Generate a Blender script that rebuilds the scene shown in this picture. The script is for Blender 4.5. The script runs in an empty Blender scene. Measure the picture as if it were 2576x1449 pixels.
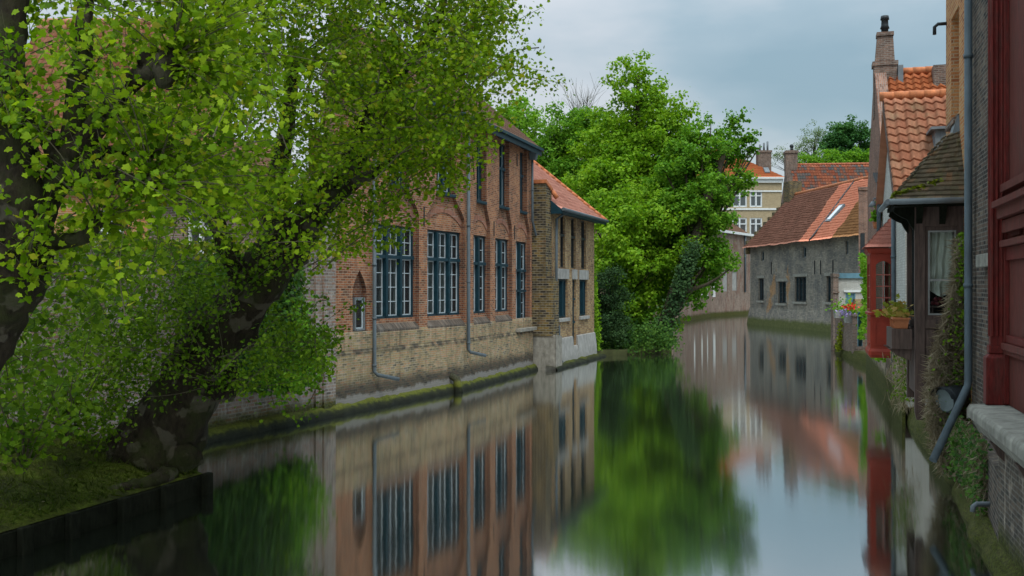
import bpy, math, random
import numpy as np
from mathutils import Vector, Matrix, noise as mnoise
R = math.radians
random.seed(7); RNG = np.random.default_rng(7)
sc = bpy.context.scene
COL = sc.collection

# ------------------------------------------------------------------ camera, sky, sun, exposure
CX, CY, FPX, CAMZ = 1288.0, 724.5, 2500.0, 3.4
cd = bpy.data.cameras.new('camera'); cam = bpy.data.objects.new('camera', cd); COL.objects.link(cam)
cam.location = (0, 0, CAMZ); cam.rotation_euler = (R(90), 0, 0)
cd.sensor_width = 36; cd.lens = 36*FPX/2576; cd.clip_end = 3000; cd.clip_start = .05
sc.camera = cam
SUN_EL, SUN_AZ = R(60), R(168)       # azimuth clockwise from +Y: behind the camera, to the right
world = bpy.data.worlds.new("World"); sc.world = world; world.use_nodes = True
EXPOSURE = 1.1
sc.view_settings.view_transform = 'Standard'; sc.view_settings.look = 'None'
sc.view_settings.exposure = EXPOSURE; sc.view_settings.gamma = 1
def build_world():
    nt = world.node_tree; nt.nodes.clear()
    n = nt.nodes.new; L = nt.links.new
    out = n('ShaderNodeOutputWorld'); bg = n('ShaderNodeBackground'); bg.inputs[1].default_value = .1
    sky = n('ShaderNodeTexSky'); sky.sky_type = 'NISHITA'; sky.sun_disc = False
    sky.sun_elevation = SUN_EL; sky.sun_rotation = SUN_AZ; sky.air_density = 1.2; sky.dust_density = 2; sky.ozone_density = 2
    tc = n('ShaderNodeTexCoord'); sep = n('ShaderNodeSeparateXYZ'); L(tc.outputs['Generated'], sep.inputs[0])
    mp = n('ShaderNodeMapping'); mp.inputs['Scale'].default_value = (1, 1, 2.6); mp.inputs['Location'].default_value = (.35, .1, .3)
    L(tc.outputs['Generated'], mp.inputs[0])
    nz = n('ShaderNodeTexNoise'); nz.inputs['Scale'].default_value = 3.1; nz.inputs['Detail'].default_value = 5; nz.inputs['Roughness'].default_value = .5
    L(mp.outputs[0], nz.inputs[0])
    cr = n('ShaderNodeValToRGB'); e = cr.color_ramp.elements
    e[0].position = .34; e[0].color = (1.42, 2.06, 2.4, 1); e[1].position = .72; e[1].color = (3.3, 3.45, 3.6, 1)
    x = cr.color_ramp.elements.new(.5); x.color = (1.88, 2.45, 2.76, 1)
    CRIN = cr.inputs[0]
    # overcast: brighter towards the zenith
    mr = n('ShaderNodeFloatCurve'); cv = mr.mapping.curves[0]
    for p_ in ((.27, .21), (.45, .38), (.75, .85)): cv.points.new(*p_)
    cv.points[0].location = (0, .2); cv.points[-1].location = (1, 1); mr.mapping.update()
    L(sep.outputs[2], mr.inputs['Value'])
    m5 = n('ShaderNodeMath'); m5.operation = 'MULTIPLY'; m5.inputs[1].default_value = 4.8; L(mr.outputs[0], m5.inputs[0])
    # a broad pale cloud low on the left
    dt = n('ShaderNodeVectorMath'); dt.operation = 'DOT_PRODUCT'; L(tc.outputs['Generated'], dt.inputs[0]); dt.inputs[1].default_value = Vector((-.12, .97, .22)).normalized()
    gr = n('ShaderNodeMapRange'); gr.interpolation_type = 'SMOOTHERSTEP'
    for k_, v_ in (('From Min', .94), ('From Max', 1.0), ('To Min', 0), ('To Max', .3)): gr.inputs[k_].default_value = v_
    L(dt.outputs['Value'], gr.inputs[0]); nadd = n('ShaderNodeMath'); L(nz.outputs[0], nadd.inputs[0]); L(gr.outputs[0], nadd.inputs[1])
    sc_ = n('ShaderNodeVectorMath'); sc_.operation = 'SCALE'; L(cr.outputs[0], sc_.inputs[0]); L(m5.outputs[0], sc_.inputs['Scale']); L(nadd.outputs[0], CRIN)
    mx = n('ShaderNodeMixRGB'); mx.inputs[0].default_value = .86
    L(sky.outputs[0], mx.inputs[1]); L(sc_.outputs[0], mx.inputs[2])
    L(mx.outputs[0], bg.inputs[0]); L(bg.outputs[0], out.inputs[0])
build_world()
sl = bpy.data.lights.new('sun', 'SUN'); sl.energy = 1.15; sl.angle = R(25); sl.color = (1, .95, .87)
sun = bpy.data.objects.new('sun', sl); COL.objects.link(sun)
sv = Vector((math.sin(SUN_AZ)*math.cos(SUN_EL), math.cos(SUN_AZ)*math.cos(SUN_EL), math.sin(SUN_EL)))
sun.rotation_euler = sv.to_track_quat('Z', 'Y').to_euler(); sun.location = sv*60
sc.cycles.max_bounces = 8; sc.cycles.transparent_max_bounces = 12; sc.cycles.use_denoising = True

# ------------------------------------------------------------------ helpers: frames and meshes
def at(px, py, Y):
    return Vector(((px-CX)/FPX*Y, Y, CAMZ+(CY-py)/FPX*Y))
class Frame:
    def __init__(s, o, ang):
        s.o = Vector((o[0], o[1], 0)); s.ex = Vector((math.cos(ang), math.sin(ang), 0)); s.ey = Vector((-math.sin(ang), math.cos(ang), 0))
    def w(s, p): return s.o + s.ex*p[0] + s.ey*p[1] + Vector((0, 0, p[2]))
    def loc(s, P):
        d = Vector(P)-s.o; return Vector((d.dot(s.ex), d.dot(s.ey), P[2]))
    def px(s, px, py=CY, y0=0):
        d = Vector(((px-CX)/FPX, 1, (CY-py)/FPX)); c = Vector((0, 0, CAMZ))
        t = (y0 - (c-s.o).dot(s.ey))/d.dot(s.ey); P = c+d*t
        l = s.loc(P); return l.x, l.z
    def X(s, px, y0=0): return s.px(px, CY, y0)[0]
    def Z(s, px, py, y0=0): return s.px(px, py, y0)[1]
WF = Frame((0, 0), 0)
ROOT = {}
class MB:
    def __init__(s, fr=WF): s.fr = fr; s.v = []; s.f = []; s.uv = []; s.sm = []; s.mi = []
    def P(s, p): s.v.append(Vector(p)); return len(s.v)-1
    def face(s, ids, uv=None, smooth=False, m=0):
        if uv is None:
            a, b, c = s.v[ids[0]], s.v[ids[1]], s.v[ids[2]]
            n = (b-a).cross(c-a)
            if len(ids) > 3 and n.length < 1e-9: n = (c-a).cross(s.v[ids[3]]-a)
            ax = max(range(3), key=lambda i: abs(n[i]))
            if ax == 2: uv = [(s.v[i].x, s.v[i].y) for i in ids]
            elif ax == 1: uv = [(s.v[i].x, s.v[i].z) for i in ids]
            else: uv = [(s.v[i].y+.37, s.v[i].z) for i in ids]
        s.f.append(tuple(ids)); s.uv.append(uv); s.sm.append(smooth); s.mi.append(m)
    def quad(s, *pts, uv=None, m=0): s.face([s.P(p) for p in pts], uv, m=m)
    def hexa(s, c, m=0):   # eight corners: bottom 4 (ccw), top 4
        i = [s.P(p) for p in c]
        for q in ((3, 2, 1, 0), (4, 5, 6, 7), (0, 1, 5, 4), (1, 2, 6, 5), (2, 3, 7, 6), (3, 0, 4, 7)): s.face([i[k] for k in q], m=m)
    def box(s, x0, x1, y0, y1, z0, z1, m=0):
        s.hexa([(x0, y0, z0), (x1, y0, z0), (x1, y1, z0), (x0, y1, z0), (x0, y0, z1), (x1, y0, z1), (x1, y1, z1), (x0, y1, z1)], m)
    def prism(s, poly, y0, y1, m=0):   # poly of (x,z) extruded in y
        a = [s.P((p[0], y0, p[1])) for p in poly]; b = [s.P((p[0], y1, p[1])) for p in poly]
        s.face(a, m=m); s.face(b[::-1], m=m); k = len(poly)
        for i in range(k): s.face([a[i], a[(i+1) % k], b[(i+1) % k], b[i]], m=m)
    def prismx(s, poly, x0, x1, m=0):  # poly of (y,z) extruded in x
        a = [s.P((x0, p[0], p[1])) for p in poly]; b = [s.P((x1, p[0], p[1])) for p in poly]
        s.face(a, m=m); s.face(b[::-1], m=m); k = len(poly)
        for i in range(k): s.face([a[i], a[(i+1) % k], b[(i+1) % k], b[i]], m=m)
    def tube(s, path, rad, n=8, jit=0, cap=True, m=0, ns=1.0):
        path = [Vector(p) for p in path]
        if not hasattr(rad, '__len__'): rad = [rad]*len(path)
        rings = []; up = None; L = 0
        for i, p in enumerate(path):
            d = (path[min(i+1, len(path)-1)]-path[max(i-1, 0)]).normalized()
            if up is None: up = Vector((0, 0, 1)) if abs(d.z) < .9 else Vector((1, 0, 0))
            a = d.cross(up).normalized(); b = a.cross(d).normalized(); up = b
            if i: L += (p-path[i-1]).length
            ring = []
            for k in range(n):
                t = 2*math.pi*k/n; q = a*math.cos(t)+b*math.sin(t); r = rad[i]
                if jit: r *= 1+jit*mnoise.noise((p+q*r)*(2.2/ns))+.5*jit*mnoise.noise((p+q*r)*(6/ns))
                ring.append(s.P(p+q*r))
            rings.append((ring, L))
        for (r0, l0), (r1, l1) in zip(rings, rings[1:]):
            for k in range(n):
                k2 = (k+1) % n; u0 = k/n; u1 = (k+1)/n
                s.face([r0[k], r0[k2], r1[k2], r1[k]], [(u0, l0), (u1, l0), (u1, l1), (u0, l1)], True, m)
        if cap:
            s.face(rings[0][0][::-1], [(0, 0)]*n, m=m); s.face(rings[-1][0], [(0, 0)]*n, m=m)
    def blob(s, c, r, n=12, jit=.2, ns=1.0, sq=(1, 1, 1), m=0):
        c = Vector(c); rows = []
        for i in range(n//2+1):
            ph = math.pi*i/(n//2); row = []
            for k in range(n):
                t = 2*math.pi*k/n; q = Vector((math.sin(ph)*math.cos(t), math.sin(ph)*math.sin(t), math.cos(ph)))
                rr = r*(1+jit*mnoise.noise((c+q*r)*(3/ns))+jit*.5*mnoise.noise((c+q*r)*(8/ns)))
                row.append(s.P(c+Vector((q.x*sq[0], q.y*sq[1], q.z*sq[2]))*rr))
            rows.append(row)
        for a, b in zip(rows, rows[1:]):
            for k in range(n): s.face([a[k], b[k], b[(k+1) % n], a[(k+1) % n]], [(0, 0)]*4, True, m)
    def build(s, name, mat, parent=None, bevel=0, base=None):
        W = [s.fr.w(p) for p in s.v]
        if parent is not None: o0 = ROOT[parent.name]
        elif base is not None: o0 = Vector(base)
        else:
            xs = [p.x for p in W]; ys = [p.y for p in W]
            o0 = Vector(((min(xs)+max(xs))/2, (min(ys)+max(ys))/2, min(p.z for p in W)))
        me = bpy.data.meshes.new(name)
        me.from_pydata([tuple(p-o0) for p in W], [], s.f)
        ul = me.uv_layers.new(name='UVMap')
        ul.data.foreach_set('uv', [c for u in s.uv for p in u for c in p])
        me.polygons.foreach_set('use_smooth', s.sm)
        mats = mat if isinstance(mat, (list, tuple)) else [mat]
        for m in mats: me.materials.append(m)
        if len(mats) > 1: me.polygons.foreach_set('material_index', s.mi)
        me.update()
        o = bpy.data.objects.new(name, me); COL.objects.link(o)
        if parent is not None: o.parent = parent
        else: o.location = o0
        ROOT[o.name] = o0
        if bevel:
            b = o.modifiers.new('bevel', 'BEVEL'); b.width = bevel; b.segments = 2; b.limit_method = 'ANGLE'
        return o
def thing(name, label, cat, base, group=None):
    o = bpy.data.objects.new(name, None); COL.objects.link(o); o.location = Vector(base); o.empty_display_size = .2
    ROOT[o.name] = Vector(base); return tag(o, label, cat, group)
def tag(o, label, cat, group=None):
    o['label'] = label; o['category'] = cat
    if group: o['group'] = group
    return o
def struct(o): o['kind'] = 'structure'; return o

# ------------------------------------------------------------------ helpers: materials
class NT:
    def __init__(s, name):
        s.m = bpy.data.materials.new(name); s.m.use_nodes = True; s.t = s.m.node_tree
        s.b = s.t.nodes['Principled BSDF']; s.out = s.t.nodes['Material Output']
        s.uvn = None
    def n(s, t, **kw):
        x = s.t.nodes.new('ShaderNode'+t)
        for k, v in kw.items(): setattr(x, k, v)
        return x
    def l(s, a, b): s.t.links.new(a, b)
    def uv(s):
        if not s.uvn: s.uvn = s.n('TexCoord')
        return s.uvn.outputs['UV']
    def obj(s):
        if not s.uvn: s.uvn = s.n('TexCoord')
        return s.uvn.outputs['Object']
    def map(s, vec, scale):
        m = s.n('Mapping'); m.inputs['Scale'].default_value = scale if hasattr(scale, '__len__') else (scale,)*3
        s.l(vec, m.inputs[0]); return m.outputs[0]
    def noise(s, vec, scale, detail=4, rough=.55, dist=0):
        x = s.n('TexNoise'); x.inputs['Scale'].default_value = scale; x.inputs['Detail'].default_value = detail
        x.inputs['Roughness'].default_value = rough; x.inputs['Distortion'].default_value = dist
        s.l(vec, x.inputs['Vector']); return x.outputs[0]
    def ramp(s, fac, stops, interp='LINEAR'):
        r = s.n('ValToRGB'); cr = r.color_ramp; cr.interpolation = interp
        while len(cr.elements) < len(stops): cr.elements.new(.5)
        for e, (p, c) in zip(cr.elements, stops):
            e.position = p; e.color = (*c, 1) if hasattr(c, '__len__') else (c, c, c, 1)
        s.l(fac, r.inputs[0]); return r.outputs[0]
    def mix(s, fac, a, b, mode='MIX'):
        m = s.n('MixRGB', blend_type=mode)
        for i, v in enumerate((fac, a, b)):
            if isinstance(v, bpy.types.NodeSocket): s.l(v, m.inputs[i])
            elif hasattr(v, '__len__'): m.inputs[i].default_value = (*v, 1)
            else: m.inputs[i].default_value = v if i == 0 else (v, v, v, 1)
        return m.outputs[0]
    def math(s, op, a, b=0.):
        m = s.n('Math', operation=op)
        for i, v in enumerate((a, b)):
            if isinstance(v, bpy.types.NodeSocket): s.l(v, m.inputs[i])
            else: m.inputs[i].default_value = v
        return m.outputs[0]
    def bump(s, h, strength=.5, dist=.02):
        b = s.n('Bump'); b.inputs['Strength'].default_value = strength; b.inputs['Distance'].default_value = dist
        s.l(h, b.inputs['Height']); s.l(b.outputs[0], s.b.inputs['Normal'])
    def fin(s, col, rough=.85, spec=.3):
        if isinstance(col, bpy.types.NodeSocket): s.l(col, s.b.inputs['Base Color'])
        else: s.b.inputs['Base Color'].default_value = (*col, 1)
        if isinstance(rough, bpy.types.NodeSocket): s.l(rough, s.b.inputs['Roughness'])
        else: s.b.inputs['Roughness'].default_value = rough
        s.b.inputs['Specular IOR Level'].default_value = spec
        return s.m
def brick(name, cols, mortar=(.3, .27, .24), bw=.21, bh=.068, mw=.011, stain=(.04, .035, .03), st=.5, pale=(.45, .42, .38), pl=.25, moss=0, base_grey=None, dark_band=None, tint=None):
    n = NT(name); uv = n.uv()
    dn = n.n('TexNoise'); dn.inputs['Scale'].default_value = 3; n.l(uv, dn.inputs['Vector'])
    dm = n.n('VectorMath', operation='SCALE'); n.l(dn.outputs[1], dm.inputs[0]); dm.inputs['Scale'].default_value = .018
    ad = n.n('VectorMath', operation='ADD'); n.l(uv, ad.inputs[0]); n.l(dm.outputs[0], ad.inputs[1])
    b = n.n('TexBrick'); n.l(ad.outputs[0], b.inputs['Vector'])
    for k, v in (('Scale', 1), ('Mortar Size', mw), ('Mortar Smooth', .2), ('Bias', 0), ('Brick Width', bw), ('Row Height', bh)): b.inputs[k].default_value = v
    b.inputs['Color1'].default_value = (0, 0, 0, 1); b.inputs['Color2'].default_value = (1, 1, 1, 1); b.inputs['Mortar'].default_value = (.5, .5, .5, 1)
    k = len(cols)
    big = n.noise(uv, .55, 5, .6)
    mixf = n.math('ADD', n.math('MULTIPLY', b.outputs[0], .68), n.math('MULTIPLY', n.math('SUBTRACT', big, .5), 1.1))
    mixf = n.math('ADD', mixf, .16)
    c = n.ramp(mixf, [(i/(k-1)*.9+.05, cc) for i, cc in enumerate(cols)])
    fine = n.noise(uv, 34, 3, .6)
    c = n.mix(.55, c, n.ramp(fine, [(.25, .35), (.75, 1.4)]), 'MULTIPLY')
    c = n.mix(n.math('MULTIPLY', b.outputs[1], .85), c, mortar)
    if tint:
        c = n.mix(n.ramp(n.noise(n.map(uv, (1.3, .45, 1)), .8, 4, .6, 1.2), [(.52, 0), (.62, .75)]), c, tint)
    s1 = n.noise(n.map(uv, (2.6, .55, 1)), 1.3, 6, .65, .4)
    c = n.mix(n.ramp(s1, [(.46, 0), (.72, st)]), c, stain)
    s2 = n.noise(n.map(uv, (1.5, .7, 1)), 2.1, 6, .7)
    c = n.mix(n.ramp(s2, [(.52, 0), (.78, pl)]), c, pale)
    sep = n.n('SeparateXYZ'); n.l(uv, sep.inputs[0]); v = sep.outputs[1]
    vj = n.math('ADD', v, n.math('MULTIPLY', n.math('SUBTRACT', n.noise(uv, 1.6, 4, .7), .5), .5))
    if dark_band:
        c = n.mix(n.ramp(n.math('MULTIPLY', vj, .25), [(dark_band[0]*.25, .8), (dark_band[1]*.25, 0)]), c, (.035, .034, .033))
        d2 = n.math('ABSOLUTE', n.math('SUBTRACT', v, 1.62))
        c = n.mix(n.math('MULTIPLY', n.ramp(d2, [(.05, 1), (.1, 0)]), n.ramp(n.noise(uv, 2.5, 4), [(.35, .1), (.6, .85)])), c, (.03, .03, .03))
    if base_grey:
        c = n.mix(n.ramp(n.math('MULTIPLY', vj, .25), [(base_grey*.25-.012, .92), (base_grey*.25+.012, 0)]), c, n.mix(fine, (.13, .122, .112), (.27, .255, .235)))
    if moss:
        c = n.mix(n.ramp(n.math('MULTIPLY', vj, .25), [(moss*.25-.03, .9), (moss*.25+.04, 0)]), c, n.mix(n.ramp(n.noise(uv, 17, 6, .75), [(.35, 0), (.68, 1)]), (.008, .01, .005), (.085, .095, .012)))
    h = n.math('SUBTRACT', n.math('MULTIPLY', fine, .5), b.outputs[1]); n.bump(h, .7, .012)
    return n.fin(c, .95, .04)
def tilemat(name, cols, var=.8, lichen=(.2, .19, .1), la=.3, dark=.5, rough=.75, bands=None):
    n = NT(name); uv = n.uv()
    fl = n.n('VectorMath', operation='FLOOR'); n.l(uv, fl.inputs[0])
    wn = n.n('TexWhiteNoise', noise_dimensions='2D'); n.l(fl.outputs[0], wn.inputs['Vector'])
    big = n.noise(n.map(uv, .16), 1.0, 4, .6)
    f = n.math('ADD', n.math('MULTIPLY', wn.outputs[0], var*.7), n.math('MULTIPLY', n.math('SUBTRACT', big, .5), 1.0)); f = n.math('ADD', f, .5-var*.35)
    k = len(cols)
    c = n.ramp(f, [(i/(k-1), cc) for i, cc in enumerate(cols)])
    if bands:
        sp = n.n('SeparateXYZ'); n.l(uv, sp.inputs[0])
        for (u0, slope, col, sign) in bands:
            e = n.math('SUBTRACT', n.math('ADD', sp.outputs[0], n.math('MULTIPLY', sp.outputs[1], -slope)), u0)
            e = n.math('GREATER_THAN', n.math('MULTIPLY', e, sign), 0.)
            c = n.mix(n.math('MULTIPLY', e, .93), c, n.mix(wn.outputs[0], tuple(x*.75 for x in col), tuple(x*1.15 for x in col)))
    c = n.mix(.5, c, n.ramp(n.noise(n.map(uv, (3, 1.2, 1)), 1.4, 5, .7), [(.25, .45), (.7, 1.35)]), 'MULTIPLY')
    c = n.mix(n.ramp(n.noise(n.map(uv, (.5, .3, 1)), .9, 6, .7), [(.5, 0), (.75, la)]), c, lichen)
    c = n.mix(n.ramp(n.noise(n.map(uv, (.35, .6, 1)), 1.3, 5, .7), [(.52, 0), (.8, dark)]), c, (.035, .03, .025))
    n.bump(n.noise(uv, 7, 4), .25, .01)
    return n.fin(c, rough, .12)
def plain(name, col, rough=.5, var=.25, scale=6, spec=.2, metal=0, dirt=0, vert=(1, 1, 1)):
    n = NT(name); o = n.obj()
    c = n.mix(n.ramp(n.noise(n.map(o, vert), scale, 5, .65), [(.3, 0), (.7, 1)]), tuple(x*(1-var) for x in col), tuple(min(1, x*(1+var)) for x in col))
    if dirt: c = n.mix(n.ramp(n.noise(n.map(o, (2, 2, .5)), scale*.5, 6, .7), [(.45, 0), (.75, dirt)]), c, (.05, .045, .035))
    n.b.inputs['Metallic'].default_value = metal
    n.bump(n.noise(o, scale*5, 3), .15, .004)
    return n.fin(c, rough, spec)
def leafmat(name, dark, mid, light, trans=.4, yellow=None, scale=.7):
    n = NT(name); g = n.n('NewGeometry'); tc = n.obj()
    f = n.math('ADD', n.math('MULTIPLY', g.outputs['Random Per Island'], .55), n.math('MULTIPLY', n.noise(tc, scale, 3), .9))
    c = n.ramp(f, [(.3, dark), (.68, mid), (1.0, light)])
    if yellow:
        c = n.mix(n.ramp(n.math('FRACT', n.math('MULTIPLY', g.outputs['Random Per Island'], 37.)), [(.93, 0), (.96, .6)]), c, yellow)
    n.fin(c, .6, .08)
    tr = n.n('BsdfTranslucent'); n.l(n.mix(1., c, (1.5, 1.45, .55), 'MULTIPLY'), tr.inputs[0])
    mx = n.n('MixShader'); mx.inputs[0].default_value = trans
    n.l(n.b.outputs[0], mx.inputs[1]); n.l(tr.outputs[0], mx.inputs[2]); n.l(mx.outputs[0], n.out.inputs[0])
    return n.m
def bark(name, a, b, c3=None, scale=3, moss=None):
    n = NT(name); o = n.obj()
    c = n.mix(n.ramp(n.noise(n.map(o, (1, 1, .35)), scale*2.5, 6, .7), [(.35, 0), (.65, 1)]), a, b)
    if c3: c = n.mix(n.ramp(n.noise(o, scale, 3, .5), [(.56, 0), (.6, .8)]), c, c3)
    if moss: c = n.mix(n.ramp(n.noise(o, scale*.6, 5, .7), [(.45, 0), (.65, .7)]), c, moss)
    n.bump(n.noise(n.map(o, (1, 1, .4)), scale*5, 6, .7), .9, .04)
    return n.fin(c, .95, .1)
def glassmat(name, tint=(.02, .025, .028), mixf=.35):
    n = NT(name)
    n.b.inputs['Base Color'].default_value = (*tint, 1); n.b.inputs['Roughness'].default_value = .06; n.b.inputs['Specular IOR Level'].default_value = .6
    tr = n.n('BsdfTransparent'); tr.inputs[0].default_value = (.75, .8, .78, 1)
    mx = n.n('MixShader'); mx.inputs[0].default_value = mixf; n.l(n.b.outputs[0], mx.inputs[1]); n.l(tr.outputs[0], mx.inputs[2]); n.l(mx.outputs[0], n.out.inputs[0])
    n.bump(n.noise(n.obj(), 2.2, 2), .06, .02)
    return n.m
def stucco(name):
    n = NT(name); uv = n.uv()
    a = n.noise(uv, .45, 7, .65, .6); b = n.noise(n.map(uv, (1, .5, 1)), 1.6, 7, .72)
    c = n.ramp(a, [(.3, (.095, .093, .088)), (.5, (.19, .168, .143)), (.7, (.28, .245, .2))])
    c = n.mix(n.ramp(b, [(.47, 0), (.64, .5)]), c, (.12, .12, .12))
    br = n.n('TexBrick'); n.l(uv, br.inputs[0])
    for k, v in (('Scale', 1), ('Mortar Size', .012), ('Brick Width', .22), ('Row Height', .075)): br.inputs[k].default_value = v
    br.inputs['Color1'].default_value = (.28, .13, .05, 1); br.inputs['Color2'].default_value = (.4, .2, .07, 1); br.inputs['Mortar'].default_value = (.22, .17, .12, 1)
    sp = n.n('SeparateXYZ'); n.l(uv, sp.inputs[0])
    def spot(cx, cz, kx, kz, sl):
        du = n.math('ABSOLUTE', n.math('ADD', n.math('SUBTRACT', sp.outputs[0], cx), n.math('MULTIPLY', n.math('SUBTRACT', sp.outputs[1], cz), sl))); dv = n.math('ABSOLUTE', n.math('SUBTRACT', sp.outputs[1], cz))
        return n.math('SUBTRACT', 1.3, n.math('ADD', n.math('MULTIPLY', du, kx), n.math('MULTIPLY', dv, kz)))
    reg = n.math('MAXIMUM', spot(5.6, 2.9, .55, .3, -.5), spot(9.2, 3.6, 1.1, .36, 0))
    reg = n.math('MULTIPLY', reg, n.ramp(n.noise(n.map(uv, (1.6, .8, 1)), 1.2, 7, .75), [(.3, .15), (.65, .75)]))
    c = n.mix(n.ramp(reg, [(.36, 0), (.42, .9)]), c, br.outputs[0])
    cb = n.n('TexBrick'); n.l(uv, cb.inputs[0])
    for k, v in (('Scale', 1), ('Mortar Size', .02), ('Brick Width', .3), ('Row Height', .12)): cb.inputs[k].default_value = v
    cb.inputs['Color1'].default_value = (.55, .55, .55, 1); cb.inputs['Color2'].default_value = (1.25, 1.2, 1.1, 1); cb.inputs['Mortar'].default_value = (.7, .7, .7, 1)
    c = n.mix(.8, c, cb.outputs[0], 'MULTIPLY')
    c = n.mix(n.ramp(n.noise(n.map(uv, (3.2, .16, 1)), 1.2, 5, .65), [(.55, 0), (.7, .35)]), c, (.3, .285, .25))
    c = n.mix(n.ramp(n.noise(n.map(uv, (4, .22, 1)), 1.7, 5, .65), [(.55, 0), (.72, .4)]), c, (.08, .08, .08))
    vj = n.math('ADD', sp.outputs[1], n.math('MULTIPLY', n.math('SUBTRACT', n.noise(uv, 1.2, 4, .7), .5), .7))
    c = n.mix(n.ramp(n.math('MULTIPLY', vj, .2), [(.1, .95), (.17, 0)]), c, n.mix(n.noise(uv, 5, 5), (.02, .022, .008), (.11, .12, .035)))
    n.bump(n.noise(uv, 9, 6, .7), .6, .03)
    return n.fin(c, .95, .1)
def watermat():
    n = NT('canal_water'); o = n.obj()
    n.t.nodes.remove(n.b)
    gl = n.n('BsdfGlossy'); gl.inputs['Color'].default_value = (.92, .94, .93, 1); gl.inputs['Roughness'].default_value = .062; gl.inputs['Anisotropy'].default_value = .5; tg = n.n('CombineXYZ'); tg.inputs[0].default_value = 1; n.l(tg.outputs[0], gl.inputs['Tangent'])
    df = n.n('BsdfDiffuse'); df.inputs[0].default_value = (.006, .008, .005, 1)
    fr = n.n('Fresnel'); fr.inputs[0].default_value = 1.5
    mr = n.n('MapRange'); mr.inputs['From Min'].default_value = .02; mr.inputs['From Max'].default_value = .6; mr.inputs['To Min'].default_value = .46; mr.inputs['To Max'].default_value = .95
    n.l(fr.outputs[0], mr.inputs[0])
    mx = n.n('MixShader'); n.l(mr.outputs[0], mx.inputs[0]); n.l(df.outputs[0], mx.inputs[1]); n.l(gl.outputs[0], mx.inputs[2])
    b = n.n('Bump'); b.inputs['Strength'].default_value = .02; b.inputs['Distance'].default_value = .05
    n.l(n.noise(n.map(o, (1.6, .5, 1)), 1.1, 3), b.inputs['Height']); n.l(b.outputs[0], gl.inputs['Normal'])
    n.l(mx.outputs[0], n.out.inputs[0]); return n.m
M = {}
M['water'] = watermat()
M['red_brick'] = brick('red_brick', [(.08, .037, .024), (.235, .085, .045), (.35, .13, .062), (.42, .195, .09)], (.32, .25, .18), st=.45, pale=(.4, .33, .26), pl=.3)
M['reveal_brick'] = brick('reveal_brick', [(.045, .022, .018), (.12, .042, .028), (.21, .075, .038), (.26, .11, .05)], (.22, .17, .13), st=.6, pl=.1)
M['sill_brick'] = brick('sill_brick', [(.04, .036, .033), (.1, .075, .06), (.17, .13, .1)], (.15, .13, .11), bw=.075, bh=.2, st=.6, pl=.25)
M['arch_brick'] = brick('arch_brick', [(.15, .055, .035), (.29, .105, .065), (.34, .14, .085)], (.3, .23, .18), bw=.075, bh=.2, st=.3, pl=.2)
M['warm_brick'] = brick('warm_brick', [(.11, .055, .042), (.23, .115, .08), (.32, .17, .12)], (.24, .2, .17), st=.5, pl=.2)
M['yellow_plinth'] = brick('yellow_plinth', [(.07, .062, .05), (.2, .165, .1), (.31, .235, .12), (.35, .2, .11), (.39, .32, .2)], (.3, .255, .185), st=.6, pl=.3, base_grey=.42, dark_band=(.62, .95))
M['old_wall'] = brick('old_wall', [(.07, .06, .055), (.18, .14, .12), (.27, .21, .17), (.26, .14, .1), (.33, .29, .26)], (.27, .25, .23), bw=.23, bh=.085, mw=.016, st=.55, pale=(.46, .44, .42), pl=.95, moss=.45)
M['yellow_brick'] = brick('yellow_brick', [(.11, .065, .04), (.25, .145, .075), (.35, .235, .115), (.42, .29, .15)], (.23, .2, .15), bh=.085, st=.5, pl=.15)
M['mossy_brick'] = brick('mossy_brick', [(.022, .02, .018), (.045, .037, .028), (.1, .075, .035), (.19, .13, .045), (.15, .08, .042)], (.22, .19, .14), bw=.26, bh=.1, mw=.014, st=.75, pl=.1)
M['orange_brick'] = brick('orange_brick', [(.26, .085, .04), (.43, .165, .062), (.5, .22, .085), (.5, .29, .13)], (.4, .3, .19), st=.25, pl=.12)
M['dark_brick'] = brick('dark_brick', [(.035, .033, .033), (.075, .06, .052), (.13, .09, .07), (.19, .15, .11)], (.17, .15, .13), st=.7, pl=.35, pale=(.3, .27, .22))
M['peeling'] = brick('peeling_wall', [(.06, .055, .05), (.1, .08, .065), (.16, .12, .09)], (.17, .15, .13), st=.5, pale=(.4, .33, .26), pl=1.6, moss=.42)
M['brown_brick'] = brick('brown_brick', [(.1, .075, .06), (.18, .125, .095), (.25, .175, .135), (.3, .2, .15)], (.24, .2, .17), st=.5, pl=.25, moss=.5, tint=(.17, .095, .07))
M['ochre_brick'] = brick('ochre_brick', [(.3, .22, .12), (.38, .29, .17), (.43, .33, .2)], (.4, .34, .24), st=.15, pl=.15)
M['dull_brick'] = brick('dull_brick', [(.09, .06, .05), (.17, .105, .08), (.26, .16, .12)], (.24, .22, .19), st=.5, pl=.25)
M['white_brick'] = brick('white_brick', [(.38, .37, .34), (.46, .45, .41), (.53, .52, .48)], (.34, .33, .3), st=.35, stain=(.2, .2, .14), pl=.1)
M['stucco'] = stucco('stucco')
M['quay'] = brick('quay_stone', [(.08, .07, .05), (.18, .14, .1), (.3, .22, .16), (.34, .28, .2)], (.2, .18, .14), bw=.32, bh=.14, st=.7, pl=.4, moss=.75)
M['ledge'] = brick('ledge_stone', [(.03, .03, .02), (.06, .06, .035)], (.05, .05, .03), bw=.6, bh=.3, moss=.2)
M['brown_tile'] = tilemat('brown_tile', [(.11, .07, .05), (.2, .11, .075), (.27, .15, .1)])
M['red_tile'] = tilemat('red_tile', [(.38, .145, .1), (.56, .245, .18), (.64, .32, .25)], var=.55, la=.15, dark=.35)
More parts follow.
